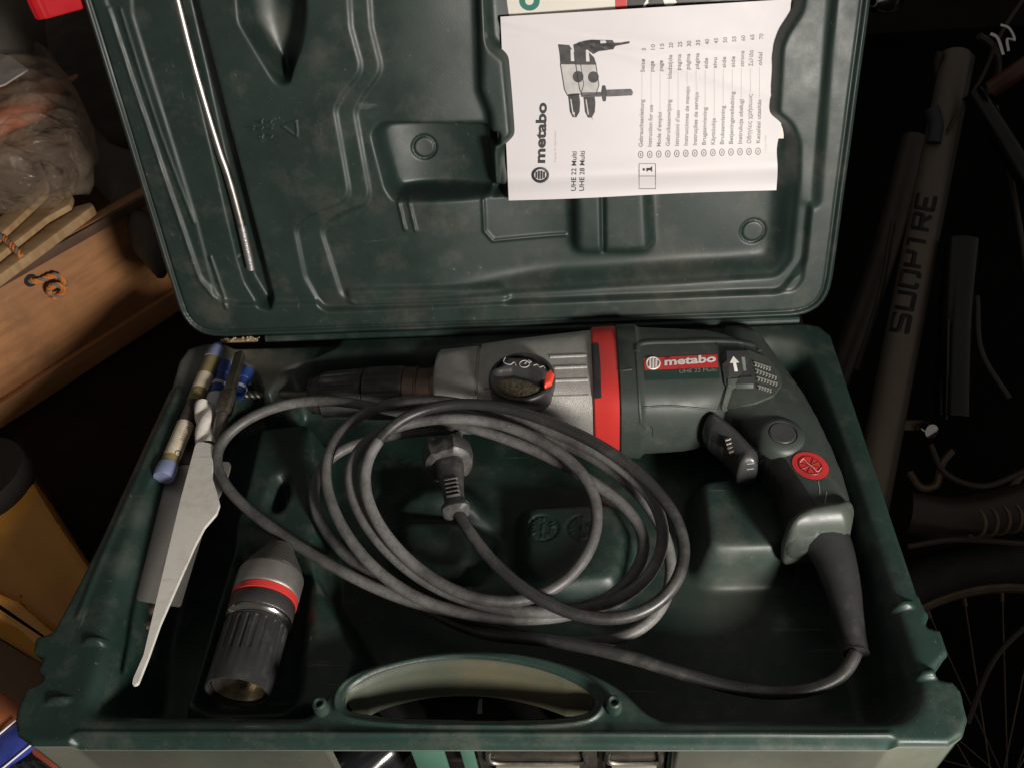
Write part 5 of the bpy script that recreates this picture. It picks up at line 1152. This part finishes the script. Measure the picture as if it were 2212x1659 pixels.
# second wheel guard arc, upper right of it
gc = WR(2420, 1230, 1.0)
mk('mudguard', *tube(np.array([gc + .155 * (math.cos(a) * RC[0] + math.sin(a) * RC[1]) for a in np.linspace(math.pi + .25, math.pi + 1.1, 30)]), .004, 8), M_RIM, bk)
mk('chrome_bolt', *lathe([(0, .004), (.001, .009), (.008, .0105), (.014, .008), (.016, .002)], WR(1995, 925, .97), -RC[2] + RC[1] * .2 + RC[0] * .2, 20), M_CHROME, bk)
mk('clamp', *obox(WR(1970, 918, .98), (RC[0], RC[1], RC[2]), (.014, .006, .006), .002), M_RIM, bk)
mk('bell', *lathe([(0, .026), (.004, .027), (.008, .026), (.018, .018), (.022, .004)], WR(1898, -14, .93), np.array([.2, -.5, .8]), 32), M_CHROME, bk)
lp = [(1 + .0, a) for a in np.linspace(0, 6.28, 26)]
mk('cable_loop', *tube(spline(np.array([WR(2090 + 66 * math.cos(a), 145 + 72 * math.sin(a), 1.02 + .02 * math.sin(a)) for a in np.linspace(-1.2, 3.6, 14)]), 4), .0042, 8), M_BROWNF, bk)
mk('brake_cable', *tube(spline(np.array([WR(2255, -60, .95), WR(2170, 60, .96), WR(2120, 170, .98), WR(2050, 280, .99), WR(2015, 360, 1.0), WR(2010, 420, 1.0)]), 10), .0022, 8), M_BROWNF, bk)
mk('brake_lever', *tube(spline(np.array([WR(2138, 74, .94), WR(2152, 82, .94), WR(2166, 120, .94)]), 8), .0022, 8), M_CHROME, bk)
mk('brake_lever', *tube(spline(np.array([WR(2160, 55, .94), WR(2178, 62, .94), WR(2190, 88, .94), WR(2176, 86, .94), WR(2178, 112, .94)]), 8), .0018, 8), M_CHROME, bk)
mk('handlebar_grip', *tube(spline(np.array([WR(2260, 110, .94), WR(2205, 150, .94), WR(2140, 195, .96)]), 8), .010, 14), mat('dark_red_brown_rubber', (.085, .035, .020), .4), bk)
mk('handlebar', *tube(spline(np.array([WR(2100, 200, .98), WR(2165, 300, .98), WR(2240, 420, .98)]), 8), .012, 16), M_BKBLK, bk)
mk('grey_lever', *tube(spline(np.array([WR(2012, 235, .99), WR(2022, 270, .99), WR(2016, 310, .99)]), 8), .008, 12), mat('grey_rubber', (.035, .036, .042), .6), bk)
for q_ in (((1930, 480, 1.05), (1900, 640, 1.02), (1850, 800, 1.0)), ((2110, 640, .97), (2120, 760, .96), (2180, 860, .95)), ((2010, 960, .97), (2040, 1020, .96), (2120, 1050, .95), (2230, 1010, .95)), ((1960, 1180, .94), (2060, 1165, .94), (2230, 1175, .94)), ((2090, 1560, .96), (2150, 1420, .95), (2240, 1330, .95)), ((2150, 230, 1.0), (2190, 420, 1.0), (2225, 640, 1.0))):
    mk('cable_housing', *tube(spline(np.array([WR(*p) for p in q_]), 10), .0032, 8), M_BROWNF, bk)
mk('chain_guard', *tube(spline(np.array([WR(1965, 1020, .98), WR(1990, 1052, .97), WR(2020, 1048, .97), WR(2035, 1000, .97), WR(2055, 975, .98)]), 8), .0042, 8), M_RIM, bk)

for o in COL.objects:
    if o.type == 'MESH' and any(k in o.name for k in ('lettering', 'picture_', 'torn_print', 'band_print', 'symbols', 'sticker_', 'photo_highlight', 'vent_ribs', 'vent_slots', 'scratches', 'label_emblem', 'trigger_marks', 'speed_wheel')): o['kind'] = 'stuff'
